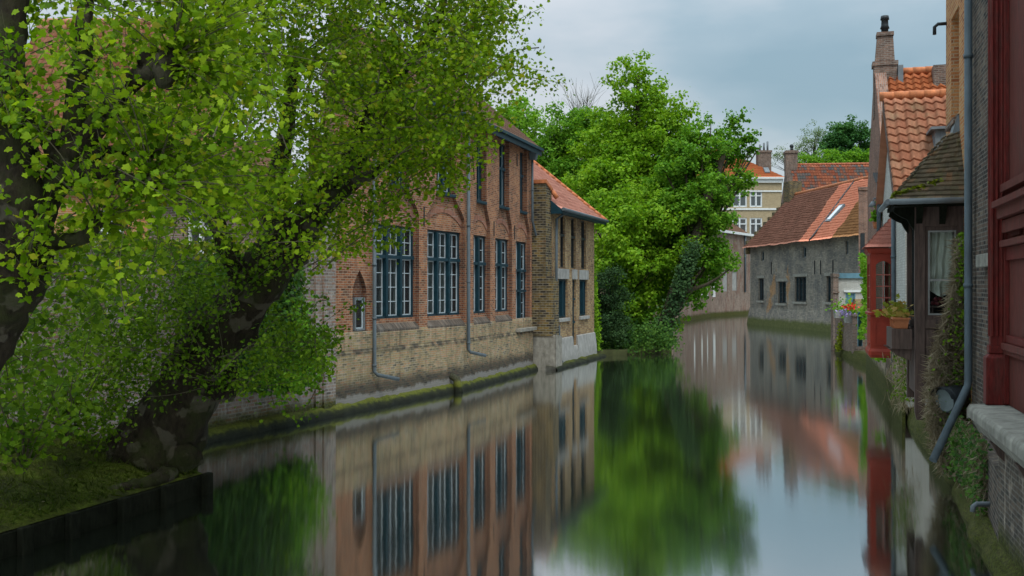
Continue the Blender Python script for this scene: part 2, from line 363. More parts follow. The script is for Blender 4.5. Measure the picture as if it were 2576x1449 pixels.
M['lifted_pink_tile'] = tilemat('lifted_pink_tile', [(.42, .14, .1), (.54, .2, .15), (.58, .25, .19)], var=.5, la=.05, dark=.2)  # bay roof tile; colour raised to make up for the shade there
M['orange_tile'] = tilemat('orange_tile', [(.3, .085, .036), (.4, .12, .045), (.46, .16, .065)], var=.6, la=.1, dark=.25)
M['old_orange_tile'] = tilemat('old_orange_tile', [(.2, .075, .042), (.35, .14, .08), (.4, .18, .105), (.4, .23, .15)], var=.8, lichen=(.3, .28, .16), la=.55, dark=.55)
M['grey_roof_tile'] = tilemat('striped_tile', [(.84, .27, .16), (.9, .34, .21)], var=.4, la=.0, dark=.08,
                              bands=[(50.4, -.477, (.25, .115, .08), -1), (73.5, -.45, (.32, .155, .06), 1)])
M['patch_tile'] = tilemat('patch_tile', [(.09, .1, .11), (.15, .13, .12), (.3, .09, .05), (.36, .12, .065), (.4, .16, .09)], var=1.0, la=.2)
M['slate'] = tilemat('mossy_slate', [(.07, .06, .045), (.15, .12, .08), (.2, .15, .1), (.28, .14, .07)], var=.9, lichen=(.12, .13, .03), la=.6, dark=.6)
M['teal'] = plain('teal_paint', (.008, .03, .042), .45, .3, 5)
M['teal_light'] = plain('pale_teal_paint', (.1, .2, .25), .5, .2, 4, dirt=.3)
M['bar_paint'] = plain('pale_bar_paint', (.4, .45, .48), .5, .12, 5, dirt=.2)
M['white'] = plain('white_paint', (.62, .63, .62), .5, .1, 5, dirt=.15)
M['zinc'] = plain('zinc', (.075, .095, .108), .6, .25, 5, dirt=.4, vert=(1, 1, .4), spec=.25)
M['lead'] = plain('lead', (.14, .155, .165), .6, .2, 4, dirt=.2)
M['dark_metal'] = plain('dark_metal', (.025, .028, .03), .45, .3, 8)
M['concrete'] = plain('concrete', (.27, .262, .245), .9, .22, 3, dirt=.35)
M['stone'] = plain('ledge_grey_stone', (.22, .205, .175), .95, .3, 5, dirt=.55, spec=.1)
M['dark_wood'] = plain('weathered_dark_wood', (.085, .054, .044), .85, .45, 5, dirt=.35, vert=(5, 5, .5))
M['black_wood'] = plain('black_wet_wood', (.01, .011, .007), .95, .5, 6, vert=(3, 3, 1), spec=.05)
M['red_paint'] = plain('oxblood_paint', (.23, .028, .014), .5, .15, 3)
M['old_red_paint'] = plain('weathered_red_paint', (.105, .013, .01), .65, .45, 9, dirt=.45, vert=(4, 4, .6), spec=.15)
M['brown_paint'] = plain('faded_brown_paint', (.11, .03, .024), .7, .45, 9, dirt=.5, vert=(5, 5, .5), spec=.08)
M['plaster'] = plain('peeling_plaster', (.4, .33, .27), .9, .35, 4, dirt=.5)
M['terracotta'] = plain('terracotta', (.4, .14, .06), .8, .2, 6)
M['cloth'] = plain('grey_cloth', (.72, .69, .6), .95, .12, 4)
M['interior'] = plain('dark_interior', (.02, .018, .016), .9, .3, 1)  # near-black colour stands in for unlit rooms behind the panes
M['glass'] = glassmat('window_glass')
M['dim_glass'] = glassmat('dim_glass', (.03, .035, .035), .1)
M['fruit'] = plain('dark_red_fruit', (.16, .02, .025), .4, .3, 9)
M['ridge'] = plain('orange_ridge_tile', (.45, .15, .06), .75, .3, 6, dirt=.4)
M['moss_m'] = plain('moss', (.06, .085, .01), .95, .6, 5)
M['plane_bark'] = bark('plane_bark', (.012, .009, .006), (.034, .027, .017), (.08, .07, .05), 3, (.025, .032, .008))
M['bark'] = bark('dark_bark', (.02, .015, .01), (.06, .05, .035), None, 2, (.03, .035, .01))
M['twig'] = bark('twig_bark', (.05, .045, .025), (.11, .1, .06), None, 3)
M['dry'] = leafmat('dry_stalks', (.13, .095, .06), (.24, .185, .12), (.34, .28, .19), .1)
M['near_leaf'] = leafmat('plane_leaf', (.026, .068, .003), (.105, .195, .004), (.22, .315, .014), .42, (.3, .26, .02), 1.0)
M['shade_leaf'] = leafmat('shaded_leaf', (.022, .058, .003), (.07, .14, .006), (.14, .225, .014), .36, None, 1.0)  # plane leaf made darker; shade of the lower foliage put into its colour
M['bright_leaf'] = leafmat('bright_maple_leaf', (.045, .125, .006), (.125, .255, .011), (.21, .34, .024), .38, None, .35)
M['mid_leaf'] = leafmat('mid_green_leaf', (.045, .13, .01), (.11, .25, .016), (.19, .33, .03), .4, None, .35)
M['deep_leaf'] = leafmat('deep_green_leaf', (.035, .11, .008), (.085, .21, .014), (.15, .28, .024), .38, None, .4)
M['ivy_leaf'] = leafmat('ivy_leaf', (.012, .04, .01), (.035, .09, .014), (.075, .15, .02), .2, None, .6)
M['holly_leaf'] = leafmat('dark_holly_leaf', (.012, .03, .012), (.028, .062, .022), (.05, .1, .03), .15, None, .5)
M['far_leaf'] = leafmat('far_leaf', (.05, .09, .03), (.1, .16, .05), (.16, .22, .08), .3, None, .2)
M['far_deep'] = leafmat('far_deep_leaf', (.02, .075, .02), (.04, .12, .03), (.07, .17, .035), .25, None, .2)
M['grass_leaf'] = leafmat('grass_blade', (.02, .038, .004), (.05, .08, .007), (.085, .115, .014), .2, None, 3)
M['moss_leaf'] = leafmat('yellow_moss', (.05, .07, .006), (.12, .15, .01), (.22, .24, .015), .3, None, 3)

# ------------------------------------------------------------------ helpers: building pieces
def wall_open(mb, x0, x1, z0, z1, y, depth, ops, m=0, rm=None, extra=()):
    """wall sheet in plane y with openings; each opening = (L(z), R(z), za, zb)"""
    rm = m if rm is None else rm
    zs = {z0, z1, *extra}
    for L, Rr, a, b in ops: zs |= {max(a, z0), min(b, z1)}
    zs = sorted(z for z in zs if z0-1e-6 <= z <= z1+1e-6)
    for za, zb in zip(zs, zs[1:]):
        if zb-za < 1e-5: continue
        mid = (za+zb)/2; cur = (x0, x0)
        for L, Rr, a, b in ops:
            if not a < mid < b: continue
            la, lb, ra, rb = L(za), L(zb), Rr(za), Rr(zb)
            mb.quad((cur[0], y, za), (la, y, za), (lb, y, zb), (cur[1], y, zb), m=m)
            mb.quad((la, y, za), (la, y+depth, za), (lb, y+depth, zb), (lb, y, zb), m=rm)
            mb.quad((ra, y+depth, za), (ra, y, za), (rb, y, zb), (rb, y+depth, zb), m=rm)
            cur = (ra, rb)
        mb.quad((cur[0], y, za), (x1, y, za), (x1, y, zb), (cur[1], y, zb), m=m)
    for L, Rr, a, b in ops:
        if a > z0: mb.quad((L(a), y, a), (Rr(a), y, a), (Rr(a), y+depth, a), (L(a), y+depth, a), m=rm)
        if b < z1 and abs(Rr(b)-L(b)) > .01: mb.quad((L(b), y+depth, b), (Rr(b), y+depth, b), (Rr(b), y, b), (L(b), y, b), m=rm)
def rect(x0, x1, za, zb): return (lambda z: x0, lambda z: x1, za, zb)
def window(fr, parent, x0, x1, z0, z1, y, mul=(), trans=(), cols=2, rows=(4, 2), fw=.07, mw=.12, bar=.024, fmat='teal', bmat='bar_paint', glass='glass', depth=.1, sash=.034, name='window', back=.5, curtain=None, label=None):
    """frame part with glazing bars and panes as sub-parts. mul = mullion centres (0..1), trans = transom heights (0..1)"""
    W = x1-x0; H = z1-z0
    f = MB(fr)
    f.box(x0, x0+fw, y, y+depth, z0, z1); f.box(x1-fw, x1, y, y+depth, z0, z1)
    f.box(x0+fw, x1-fw, y, y+depth, z1-fw, z1); f.box(x0+fw, x1-fw, y-.03, y+depth, z0, z0+fw)
    xs = [x0+fw]; 
    for c in mul:
        xc = x0+c*W; f.box(xc-mw/2, xc+mw/2, y-.09, y+depth, z0+fw, z1-fw); xs += [xc-mw/2, xc+mw/2]
    xs.append(x1-fw); zs = [z0+fw]
    for c in trans:
        zc = z0+c*H
        for a, b in zip(xs[::2], xs[1::2]): f.box(a, b, y-.08, y+depth, zc-.05, zc+.05)
        zs += [zc-.05, zc+.05]
    zs.append(z1-fw)
    fo = f.build(name, M[fmat], parent)
    if label: fo['label'] = label
    g = MB(fr); p = MB(fr)
    for a, b in zip(xs[::2], xs[1::2]):
        for k, (c, d) in enumerate(zip(zs[::2], zs[1::2])):
            nr = rows[k] if k < len(rows) else rows[-1]
            ya, yb = y+.04, y+.08
            g.box(a, a+sash, ya, yb, c, d); g.box(b-sash, b, ya, yb, c, d)
            g.box(a+sash, b-sash, ya, yb, c, c+sash); g.box(a+sash, b-sash, ya, yb, d-sash, d)
            nc = cols if (b-a) > .35 or cols == 1 else max(1, cols)
            for i in range(1, nc):
                xx = a+(b-a)*i/nc; g.box(xx-bar/2, xx+bar/2, ya+.003, yb-.003, c+sash, d-sash)
            for j in range(1, nr):
                zz = c+(d-c)*j/nr; g.box(a+sash, b-sash, ya+.006, yb-.006, zz-bar/2, zz+bar/2)
            p.quad((a, y+.065, c), (b, y+.065, c), (b, y+.065, d), (a, y+.065, d))
    g.build('glazing_bar', M[bmat], fo); p.build('pane', M[glass], fo)
    if curtain:
        c = MB(fr)
        for u0, u1 in curtain:
            nn = 14; a = x0+u0*W; b = x0+u1*W; pr = None
            for i in range(nn+1):
                xx = a+(b-a)*i/nn; yy = y+.3+.035*math.sin(i*1.9); q = (c.P((xx, yy, z0+.02)), c.P((xx, yy, z1-.05)))
                if pr: c.face([pr[0], q[0], q[1], pr[1]], smooth=True)
                pr = q
        c.build('curtain', M['cloth'], fo)
    return fo
def tiles(mb, P00, P10, P01, P11, nu, nv, amp=.03, step=.03, su=6, sag=.0, m=0, flat=False):
    P00, P10, P01, P11 = map(Vector, (P00, P10, P01, P11))
    nrm = (P10-P00).cross(P01-P00).normalized()
    if nrm.z < 0: nrm = -nrm
    rows = []; nc = nu*su
    for j in range(nv):
        for t in (0, 1):
            v = (j+t)/nv; row = []
            for i in range(nc+1):
                u = i/nc; p = (P00*(1-u)+P10*u)*(1-v)+(P01*(1-u)+P11*u)*v
                fr_ = (u*nu) % 1
                hgt = 0 if flat else amp*(math.sin(2*math.pi*fr_)+.35*math.sin(4*math.pi*fr_))
                hgt += step*(1-t)
                if sag: hgt += sag*mnoise.noise(p*.7)+sag*.35*mnoise.noise(Vector((math.floor(u*nu-1e-6)*1.37, j*2.1, 3)))
                row.append(mb.P(p+nrm*hgt))
            rows.append((row, j, t))
    for (r0, j0, t0), (r1, j1, t1) in zip(rows, rows[1:]):
        va = j0+(.02 if t0 == 0 else .98); vb = j1+(.98 if t1 == 1 else .02)
        if t0 == 1: va = vb = j1+.02
        for i in range(nc):
            u0 = i/su+.004; u1 = (i+1)/su-.004
            mb.face([r0[i], r0[i+1], r1[i+1], r1[i]], [(u0, va), (u1, va), (u1, vb), (u0, vb)], t0 == 0, m)
def ridge_tiles(mb, A, B, r=.11, n=10):
    A = Vector(A); B = Vector(B)
    for i in range(n):
        a = A.lerp(B, i/n-.01); b = A.lerp(B, (i+1)/n+.02); mb.tube([a, b], [r*1.1, r*.92], 10, cap=True)
def pipe(fr, parent, path, r, name='downpipe', collars=(), mat='zinc'):
    m = MB(fr); m.tube(path, r, 10)
    for k in collars:
        p = Vector(path[0]).lerp(Vector(path[1]), k); m.tube([p-Vector((0, 0, .03)), p+Vector((0, 0, .03))], r*1.22, 10)
    return m.build(name, M[mat], parent)
def smooth_path(pts, n=6):
    pts = [Vector(p) for p in pts]; out = []
    for i in range(len(pts)-1):
        p0 = pts[max(i-1, 0)]; p1 = pts[i]; p2 = pts[i+1]; p3 = pts[min(i+2, len(pts)-1)]
        for k in range(n):
            t = k/n
            out.append(.5*((2*p1)+(p2-p0)*t+(2*p0-5*p1+4*p2-p3)*t*t+(3*p1-p0-3*p2+p3)*t**3))
    out.append(pts[-1]); return out
def lerpr(rs, n=6):
    out = []
    for a, b in zip(rs, rs[1:]): out += [a+(b-a)*k/n for k in range(n)]
    return out+[rs[-1]]

# ------------------------------------------------------------------ helpers: foliage
def leaf_shape(kind):
    if kind == 'plane':
        r = [(0, 0), (.22, -.06), (.46, .1), (.35, .3), (.46, .58), (.24, .63), (0, .98)]
    elif kind == 'blade':
        r = [(0, 0), (.014, .3), (.012, .7), (0, 1)]
    else:
        r = [(0, 0), (.4, .28), (.3, .7), (0, 1)]
    k = len(r); v = [(x, y-.4, -.3*x-.18*(y-.4)**2) for x, y in r] + [(-x, y-.4, -.3*x-.18*(y-.4)**2) for x, y in r[1:-1]]
    right = list(range(k)); left = [0]+[k+i for i in range(k-2)]+[k-1]
    return np.array(v), [right, left[::-1]]
def leaves(name, pos, nrm, size, mat, parent=None, kind='oval', tdir=None, base=None):
    pos = np.asarray(pos, float); nrm = np.asarray(nrm, float); size = np.asarray(size, float); N = len(pos)
    sv_, faces = leaf_shape(kind); k = len(sv_)
    nrm /= np.linalg.norm(nrm, axis=1, keepdims=True)+1e-9
    t = RNG.normal(size=(N, 3)) if tdir is None else np.asarray(tdir, float)+RNG.normal(size=(N, 3))*.25
    b = t-(t*nrm).sum(1, keepdims=True)*nrm; b /= np.linalg.norm(b, axis=1, keepdims=True)+1e-9
    a = np.cross(b, nrm)
    sx = RNG.uniform(.8, 1.15, (N, 1, 1)); sz = RNG.uniform(-.6, 1.8, (N, 1, 1))
    V = pos[:, None, :]+size[:, None, None]*(sv_[None, :, 0:1]*sx*a[:, None, :]+sv_[None, :, 1:2]*b[:, None, :]+sv_[None, :, 2:3]*sz*nrm[:, None, :])
    if parent is not None: o0 = np.array(ROOT[parent.name])
    else: o0 = np.array(base) if base is not None else np.array([pos[:, 0].mean(), pos[:, 1].mean(), pos[:, 2].min()])
    V = (V-o0).reshape(-1, 3)
    nl = [len(f) for f in faces]; fl = np.concatenate([np.array(f) for f in faces])
    loops = (np.arange(N)[:, None]*k+fl[None, :]).reshape(-1)
    per = np.array(nl); starts = np.concatenate([[0], np.cumsum(np.tile(per, N))[:-1]])
    me = bpy.data.meshes.new(name)
    me.vertices.add(len(V)); me.vertices.foreach_set('co', V.astype(np.float32).ravel())
    me.loops.add(len(loops)); me.loops.foreach_set('vertex_index', loops.astype(np.int32))
    me.polygons.add(len(starts)); me.polygons.foreach_set('loop_start', starts.astype(np.int32))
    me.update(calc_edges=True); me.validate(); me.materials.append(mat)
    o = bpy.data.objects.new(name, me); COL.objects.link(o)
    if parent is not None: o.parent = parent
    else: o.location = o0
    ROOT[o.name] = Vector(o0); return o
def cluster_pts(cs, rs, per, flat=.65, up=.6):
    """leaf positions and normals round cluster centres"""
    cs = np.asarray(cs, float); rs = np.asarray(rs, float); P = []; Nn = []
    for c, r in zip(cs, rs):
        n = max(4, int(per*(r/rs.mean())**2))
        d = RNG.normal(size=(n, 3)); d /= np.linalg.norm(d, axis=1, keepdims=True)
        q = RNG.uniform(.25, 1, (n, 1))**.5
        p = d*q*r; p[:, 2] *= flat
        P.append(c+p); nn = d*.7+RNG.normal(size=(n, 3))*.55; nn[:, 2] += up; Nn.append(nn)
    return np.concatenate(P), np.concatenate(Nn)
GROUPS = {'maple_tree': 'maple trees on the canal bank', 'lime_tree': 'green trees behind the brick houses', 'far_tree': 'far trees on the skyline'}
def tree(name, label, base, crowns, mat, leaf=.26, per=70, trunk=None, tr=.3, bmat='bark', limbs=26, group=None, cat='tree', flat=.7, kind='oval', extra=None):
    """crowns: list of (centre, (rx,ry,rz), n_clusters, cluster_radius)"""
    base = Vector(base); t = thing(name, label, cat, base, group or GROUPS.get(name))
    C = []; Rr = []
    for c, (rx, ry, rz), n, cr in crowns:
        c = np.array(c)
        for _ in range(int(n*.75)):
            d = RNG.normal(size=3); d /= np.linalg.norm(d); q = RNG.uniform(.2, 1)**.42
            e = c+d*q*np.array([rx, ry, rz])*RNG.uniform(.85, 1.18)
            for k in range(3):
                C.append(e+RNG.normal(size=3)*np.array([.75, .75, .45])*cr); Rr.append(cr*RNG.uniform(.35, .95))
    P, Nn = cluster_pts(C, Rr, per*.68, flat)
    P = P+RNG.normal(size=P.shape)*(RNG.uniform(size=(len(P), 1)) < .3)*.17
    leaves('crown', P, Nn, RNG.uniform(.6, 1.25, len(P))*leaf*.68, M[mat], t, kind)
    m = MB(); path = trunk or [base, base.lerp(Vector(crowns[0][0]), .5), Vector(crowns[0][0])]
    path = smooth_path(path, 4); nn = len(path)
    m.tube(path, [tr*(1.25 if i == 0 else 1)*(1-.75*i/(nn-1)) for i in range(nn)], 9, jit=.25)
    idx = RNG.choice(len(C), min(limbs, len(C)), replace=False)
    for i in idx:
        e = Vector(C[i]); zt = base.z+(e.z-base.z)*RNG.uniform(.35, .75)
        s0 = min(path, key=lambda p: abs(p.z-zt)); mid = s0.lerp(e, .55)+Vector((0, 0, -.08*(e-s0).length)); rr = tr*RNG.uniform(.14, .3)
        m.tube(smooth_path([s0, mid, e], 3), lerpr([rr, rr*.6, rr*.2], 3), 5, cap=False)
    m.build('trunk', M[bmat], t); return t

# ================================================================== SETTING
def sheet(name, pts, z, mat, thick=None):
    m = MB()
    if thick is None: m.face([m.P((x, y, z)) for x, y in pts])
    else:
        a = [m.P((x, y, z)) for x, y in pts]; b = [m.P((x, y, z-thick)) for x, y in pts]; m.face(a); k = len(pts)
        for i in range(k): m.face([a[i], b[i], b[(i+1) % k], a[(i+1) % k]])
    return struct(m.build(name, mat))
M['earth'] = plain('dark_earth', (.05, .055, .02), .95, .5, 1.5)
M['bed'] = plain('canal_bed', (.03, .03, .02), .95, .4, 1)
sheet('ground', [(-900, -300), (900, -300), (900, 1500), (-900, 1500)], -1.5, M['bed'])
sheet('water', [(-40, -30), (70, -30), (70, 200), (-40, 200)], 0, M['water'])
# frames of the left bank
LA0, LA1, LB1 = Vector((-4.71, 26.28)), Vector((-1.387, 33.66)), Vector((1.02, 41.16))
dA = (LA1-LA0).normalized(); nA = Vector((dA.y, -dA.x)); dB = (LB1-LA1).normalized(); nB = Vector((dB.y, -dB.x))
FA = Frame(LA0-nA*.2, math.atan2(dA.y, dA.x))
Cc = LA1-(nA+nB)*(.2/(1+nA.dot(nB)))
FB = Frame(Cc, math.atan2(dB.y, dB.x))
LEN_A = (Cc-Vector(FA.o[:2])).dot(dA); LEN_B = (LB1-Cc).dot(dB)
RTH = math.atan(.3)
FR = Frame((2.7+.3*15, 15), -(math.pi/2+RTH))     # near right bank: x runs towards the camera, y into the houses
FR2 = Frame((2.4+.3*30, 30), -(math.pi/2+RTH))
def rx(Y, fr): return -(Y-fr.o.y)/math.cos(RTH)     # local x on the wall line at world depth Y
# land
lw = [FA.w((-16, .3, 0)), FA.w((LEN_A, .3, 0)), FB.w((LEN_B, .3, 0))]
sheet('ground', [(lw[0].x, lw[0].y), (lw[1].x, lw[1].y), (lw[2].x, lw[2].y), (1.2, 46), (4.3, 49.6), (8.4, 52.3), (15.2, 95), (23.2, 117.5), (30.5, 129.5), (60, 150), (400, 900), (-600, 900), (-600, 5)], .28, M['earth'], 1.4)
sheet('ground', [(5.9+.9, 12.6), (6.6, 11.4), (5, 5), (400, 5), (400, 900), (70, 150), (24, 96), (25.5, 72), (20, 60), (17.6, 53.2), (16.4, 47), (15.9, 42.5), (10, 24.3)], .46, M['earth'], 1.5)

# ================================================================== LEFT: brick warehouse
EAVE = 9.05; HB = LEN_A+.3; HR = 4.5
house = thing('brick_house', 'long red brick canal house with dark teal cross windows and a yellow brick base', 'house', FA.w((LEN_A, 3, .3)))
def bay(fr, l0, l1, u0, u1, zb):
    a0, a1, b0, b1 = fr.X(l0), fr.X(l1), fr.X(u0), fr.X(u1)
    def sm(z):
        t = min(1, max(0, (z-5.62)/.85)); return t*t*(3-2*t)
    return dict(L=lambda z: a0+(b0-a0)*sm(z), R=lambda z: a1+(b1-a1)*sm(z), a0=a0, a1=a1, b0=b0, b1=b1, zb=zb)
bays = [(FA, bay(FA, 941, 1054, 978, 1028, 2.18)), (FA, bay(FA, 1075, 1169, 1098, 1146, 2.18)),
        (FB, bay(FB, 1191, 1233, 1199, 1224, 2.18)), (FB, bay(FB, 1246, 1288, 1256, 1281, 2.18)), (FB, bay(FB, 1298, 1333, 1308, 1326, 1.8))]
zsamp = [5.62+.85*i/10 for i in range(11)]
nx0, nx1 = FA.X(887), FA.X(922); nzt = FA.Z(905, 680); nzs = nzt-.62
def nl(z): return nx0+(nx1-nx0)*.5*(max(0, (z-nzs)/.62))**1.7
def nr(z): return nx1-(nx1-nx0)*.5*(max(0, (z-nzs)/.62))**1.7
niche = (nl, nr, 2.18, nzt)
for fr, x0, x1 in ((FA, .2, LEN_A), (FB, 0, LEN_B)):
    m = MB(fr); ops = [(b['L'], b['R'], b['zb'], EAVE) for f, b in bays if f is fr]
    ex = list(zsamp)
    if fr is FA: ops = [niche]+ops; ex += [nzs+.62*i/6 for i in range(7)]
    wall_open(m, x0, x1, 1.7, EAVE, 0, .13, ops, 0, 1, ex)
    for f, b in bays:
        if f is not fr: continue
        wz0 = 2.5 if b['zb'] > 2 else 1.85
        b['wz'] = wz0
        wins = [rect(b['a0']+.03, b['a1']-.03, wz0, 5.27), ]
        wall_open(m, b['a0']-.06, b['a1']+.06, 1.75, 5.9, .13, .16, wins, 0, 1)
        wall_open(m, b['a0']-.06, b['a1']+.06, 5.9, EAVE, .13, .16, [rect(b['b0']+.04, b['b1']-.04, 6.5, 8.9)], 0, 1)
        # sloping brick sill under the big window
        if wz0 > 2.2: m.prismx([(.26, 2.5), (-.015, 2.2), (-.015, 2.12), (.26, 2.12)], b['a0']+.01, b['a1']-.01, 2)
        # relieving arch, proud of the panel
        n_ = 12; w2 = (b['a1']-b['a0'])/2-.03; xc = (b['a0']+b['a1'])/2; pr = None
        for i in range(n_+1):
            u = -1+2*i/n_; x = xc+w2*u; z = 5.45+.42*(1-u*u)*min(1, w2); q = (x, z)
            if pr: m.hexa([(pr[0], .105, pr[1]), (q[0], .105, q[1]), (q[0], .128, q[1]), (pr[0], .128, pr[1]), (pr[0], .105, pr[1]+.2), (q[0], .105, q[1]+.2), (q[0], .128, q[1]+.2), (pr[0], .128, pr[1]+.2)], 3)
            pr = q
    if fr is FA:
        m.quad((nx0-.1, .13, 2.1), (nx1+.1, .13, 2.1), (nx1+.1, .13, nzt), (nx0-.1, .13, nzt), m=1)
        m.quad((HB, 6, .2), (.2, 0, .2), (.2, 0, EAVE), (HB, 6, EAVE))
    else:
        m.quad((LEN_B, 0, .2), (LEN_B, 6, .2), (LEN_B, 6, EAVE), (LEN_B, 0, EAVE)); m.face([m.P((LEN_B, 6, EAVE)), m.P((LEN_B, 0, EAVE)), m.P((LEN_B, 3, EAVE+2.75))]); m.quad((x1, 6, .2), (x0, 6, .2), (x0, 6, EAVE), (x1, 6, EAVE))
    m.build('wall', [M['red_brick'], M['reveal_brick'], M['sill_brick'], M['arch_brick']], house)
    p = MB(fr); xe = x1
    p.prismx([(-.05, .1), (-.05, 1.6), (-.02, 1.66), (-.02, 2.1), (0.0, 2.19), (.14, 2.19), (.14, .1)], x0, xe)
    p.build('plinth', M['yellow_plinth'], house)
    for x in (3.2, 8.2, 11.5) if False else ():
        pass
# near-black sheets behind the panes; the rooms' darkness is painted into them
mi = MB(FA); mi.box(1.9, LEN_A, .9, 1.0, 1.7, 9.0); mi.build('dark_backing', M['interior'], house)
mi = MB(FB); mi.box(0, LEN_B-.3, .9, 1.0, 1.7, 9.0); mi.build('dark_backing', M['interior'], house)
# windows
for k, (fr, b) in enumerate(bays):
    x0, x1 = b['a0']+.03, b['a1']-.03
    if k < 2:
        window(fr, house, x0, x1, b['wz'], 5.27, .2, (.345, .665), (.66,), 2, (4, 2), curtain=[(.03, .2), (.4, .5), (.72, .8)] if k == 0 else [(.36, .47), (.66, .8)])
    elif k < 4:
        window(fr, house, x0, x1, b['wz'], 5.27, .2, (.5,), (.64,), 2, (4, 2), mw=.16, curtain=[(.55, .72)] if k == 2 else [(.05, .2), (.8, .95)])
    else:
        window(fr, house, x0, x1, b['wz'], 5.27, .2, (.5,), (.42, .66,), 2, (3, 2, 2), mw=.16, label='tall glazed canal door with stone step')
    x0, x1 = b['b0']+.04, b['b1']-.04
    window(fr, house, x0, x1, 6.5, 8.9, .2, (.5,) if x1-x0 > .5 else (), (.6,), 2 if k < 2 else 2, (4, 2), mw=.1)
    s = MB(fr); s.box(x0-.06, x1+.06, -.02, .19, 6.4, 6.495); s.build('window_sill', M['teal'], house, .01)
s = MB(FB); s.box(bays[4][1]['a0']-.1, bays[4][1]['a1']+.3, -.22, .02, 1.66, 1.8); s.build('door_step', M['stone'], house, .015)
window(FA, house, FA.X(888, .1), FA.X(913, .1), FA.Z(900, 832), FA.Z(900, 748), .03, (), (), 1, (1,), fw=.05, fmat='lead', name='small_window', depth=.09)
# roof
rf = MB()
ax0, ax1 = FA.w((.0, -.35, EAVE+.12)), FA.w((LEN_A, -.37, EAVE+.12))
bx1 = FB.w((LEN_B+.2, -.35, EAVE+.12)); ra0 = FA.w((HR, 3, EAVE+2.95)); ra1 = FA.w((LEN_A-.2, 3, EAVE+2.95)); rb1 = FB.w((LEN_B+.2, 3, EAVE+2.95))
tiles(rf, ax0, ax1, ra0, ra1, 34, 15, .025, .025, 4); tiles(rf, ax1, bx1, ra1, rb1, 34, 15, .025, .025, 4)
bk0 = FA.w((HB, 6.2, EAVE+.1)); bk1 = FB.w((LEN_B+.2, 6.3, EAVE+.1)); rf.quad(ra0, rb1, bk1, bk0); rf.face([rf.P(ax0), rf.P(ra0), rf.P(bk0)]); ridge_tiles(rf, ra0, ra1, .12, 22); ridge_tiles(rf, ra1, rb1, .12, 22)
rf.build('roof', M['brown_tile'], house)
for fr, x0, x1 in ((FA, 0, LEN_A), (FB, 0, LEN_B+.22)):
    g = MB(fr); g.box(x0, x1, -.36, -.3, EAVE-.16, EAVE+.14); g.box(x0, x1, -.3, .02, EAVE-.02, EAVE+.02); g.box(x0, x1, -.46, -.363, EAVE+.02, EAVE+.13)
    g.build('fascia', M['teal'], house)
# downpipes of the house
def kickpipe(fr, px, ztop, zb, px2, py2, r=.055, jog=None):
    x = fr.X(px, -.1); e = fr.px(px2, py2, -.42)
    path = [(x, -.12, ztop), (x, -.12, zb+.02), (x+.03, -.16, zb-.06), (e[0], -.5, zb-.34)]
    if jog: path = [(x, -.12, jog), (x, -.12, zb+.02), (x+.03, -.16, zb-.06), (e[0], -.5, zb-.34)]
    return path
pipe(FA, house, [(FA.X(942, -.12), -.12, 7.1), (FA.X(942, -.12), -.12, 1.02), (FA.X(942, -.12)+.06, -.18, .93), (FA.X(942, -.12)+.52, -.62, .78)], .055, collars=(.25, .5, .75, .97))
pipe(FA, house, [(LEN_A-.02, -.12, 8.95), (LEN_A-.02, -.12, 1.32), (LEN_A+.06, -.16, 1.22), (LEN_A+.32, -.62, 1.1)], .058, collars=(.2, .45, .7, .97))
xj = FB.X(1338, -.12); xk = FB.X(1350, -.1)
hp = MB(FB); hp.hexa([(xj-.11, -.3, 8.65), (xj+.11, -.3, 8.65), (xj+.11, -.06, 8.65), (xj-.11, -.06, 8.65), (xj-.17, -.36, 8.95), (xj+.17, -.36, 8.95), (xj+.17, -.05, 8.95), (xj-.17, -.05, 8.95)]); hp.build('rainwater_head', M['zinc'], house)
pipe(FB, house, [(xj, -.14, 8.7), (xj, -.14, 6.15), (xk-.05, -.12, 5.5), (xk-.05, -.12, 1.5), (xk+.02, -.16, 1.4), (xk+.55, -.5, 1.22)], .05, collars=(.5,))
# dark wall anchors
for fr, px, z0, z1 in ((FA, 1066, 5.35, 5.95), (FA, 1181, 5.35, 5.95), (FB, 1242, 5.3, 5.85), (FB, 1294, 5.3, 5.85), (FB, 1300, 8.2, 8.7)):
    an = MB(fr); x = fr.X(px); an.box(x-.02, x+.02, -.03, .002, z0, z1); an.build('wall_anchor', M['dark_metal'], house)
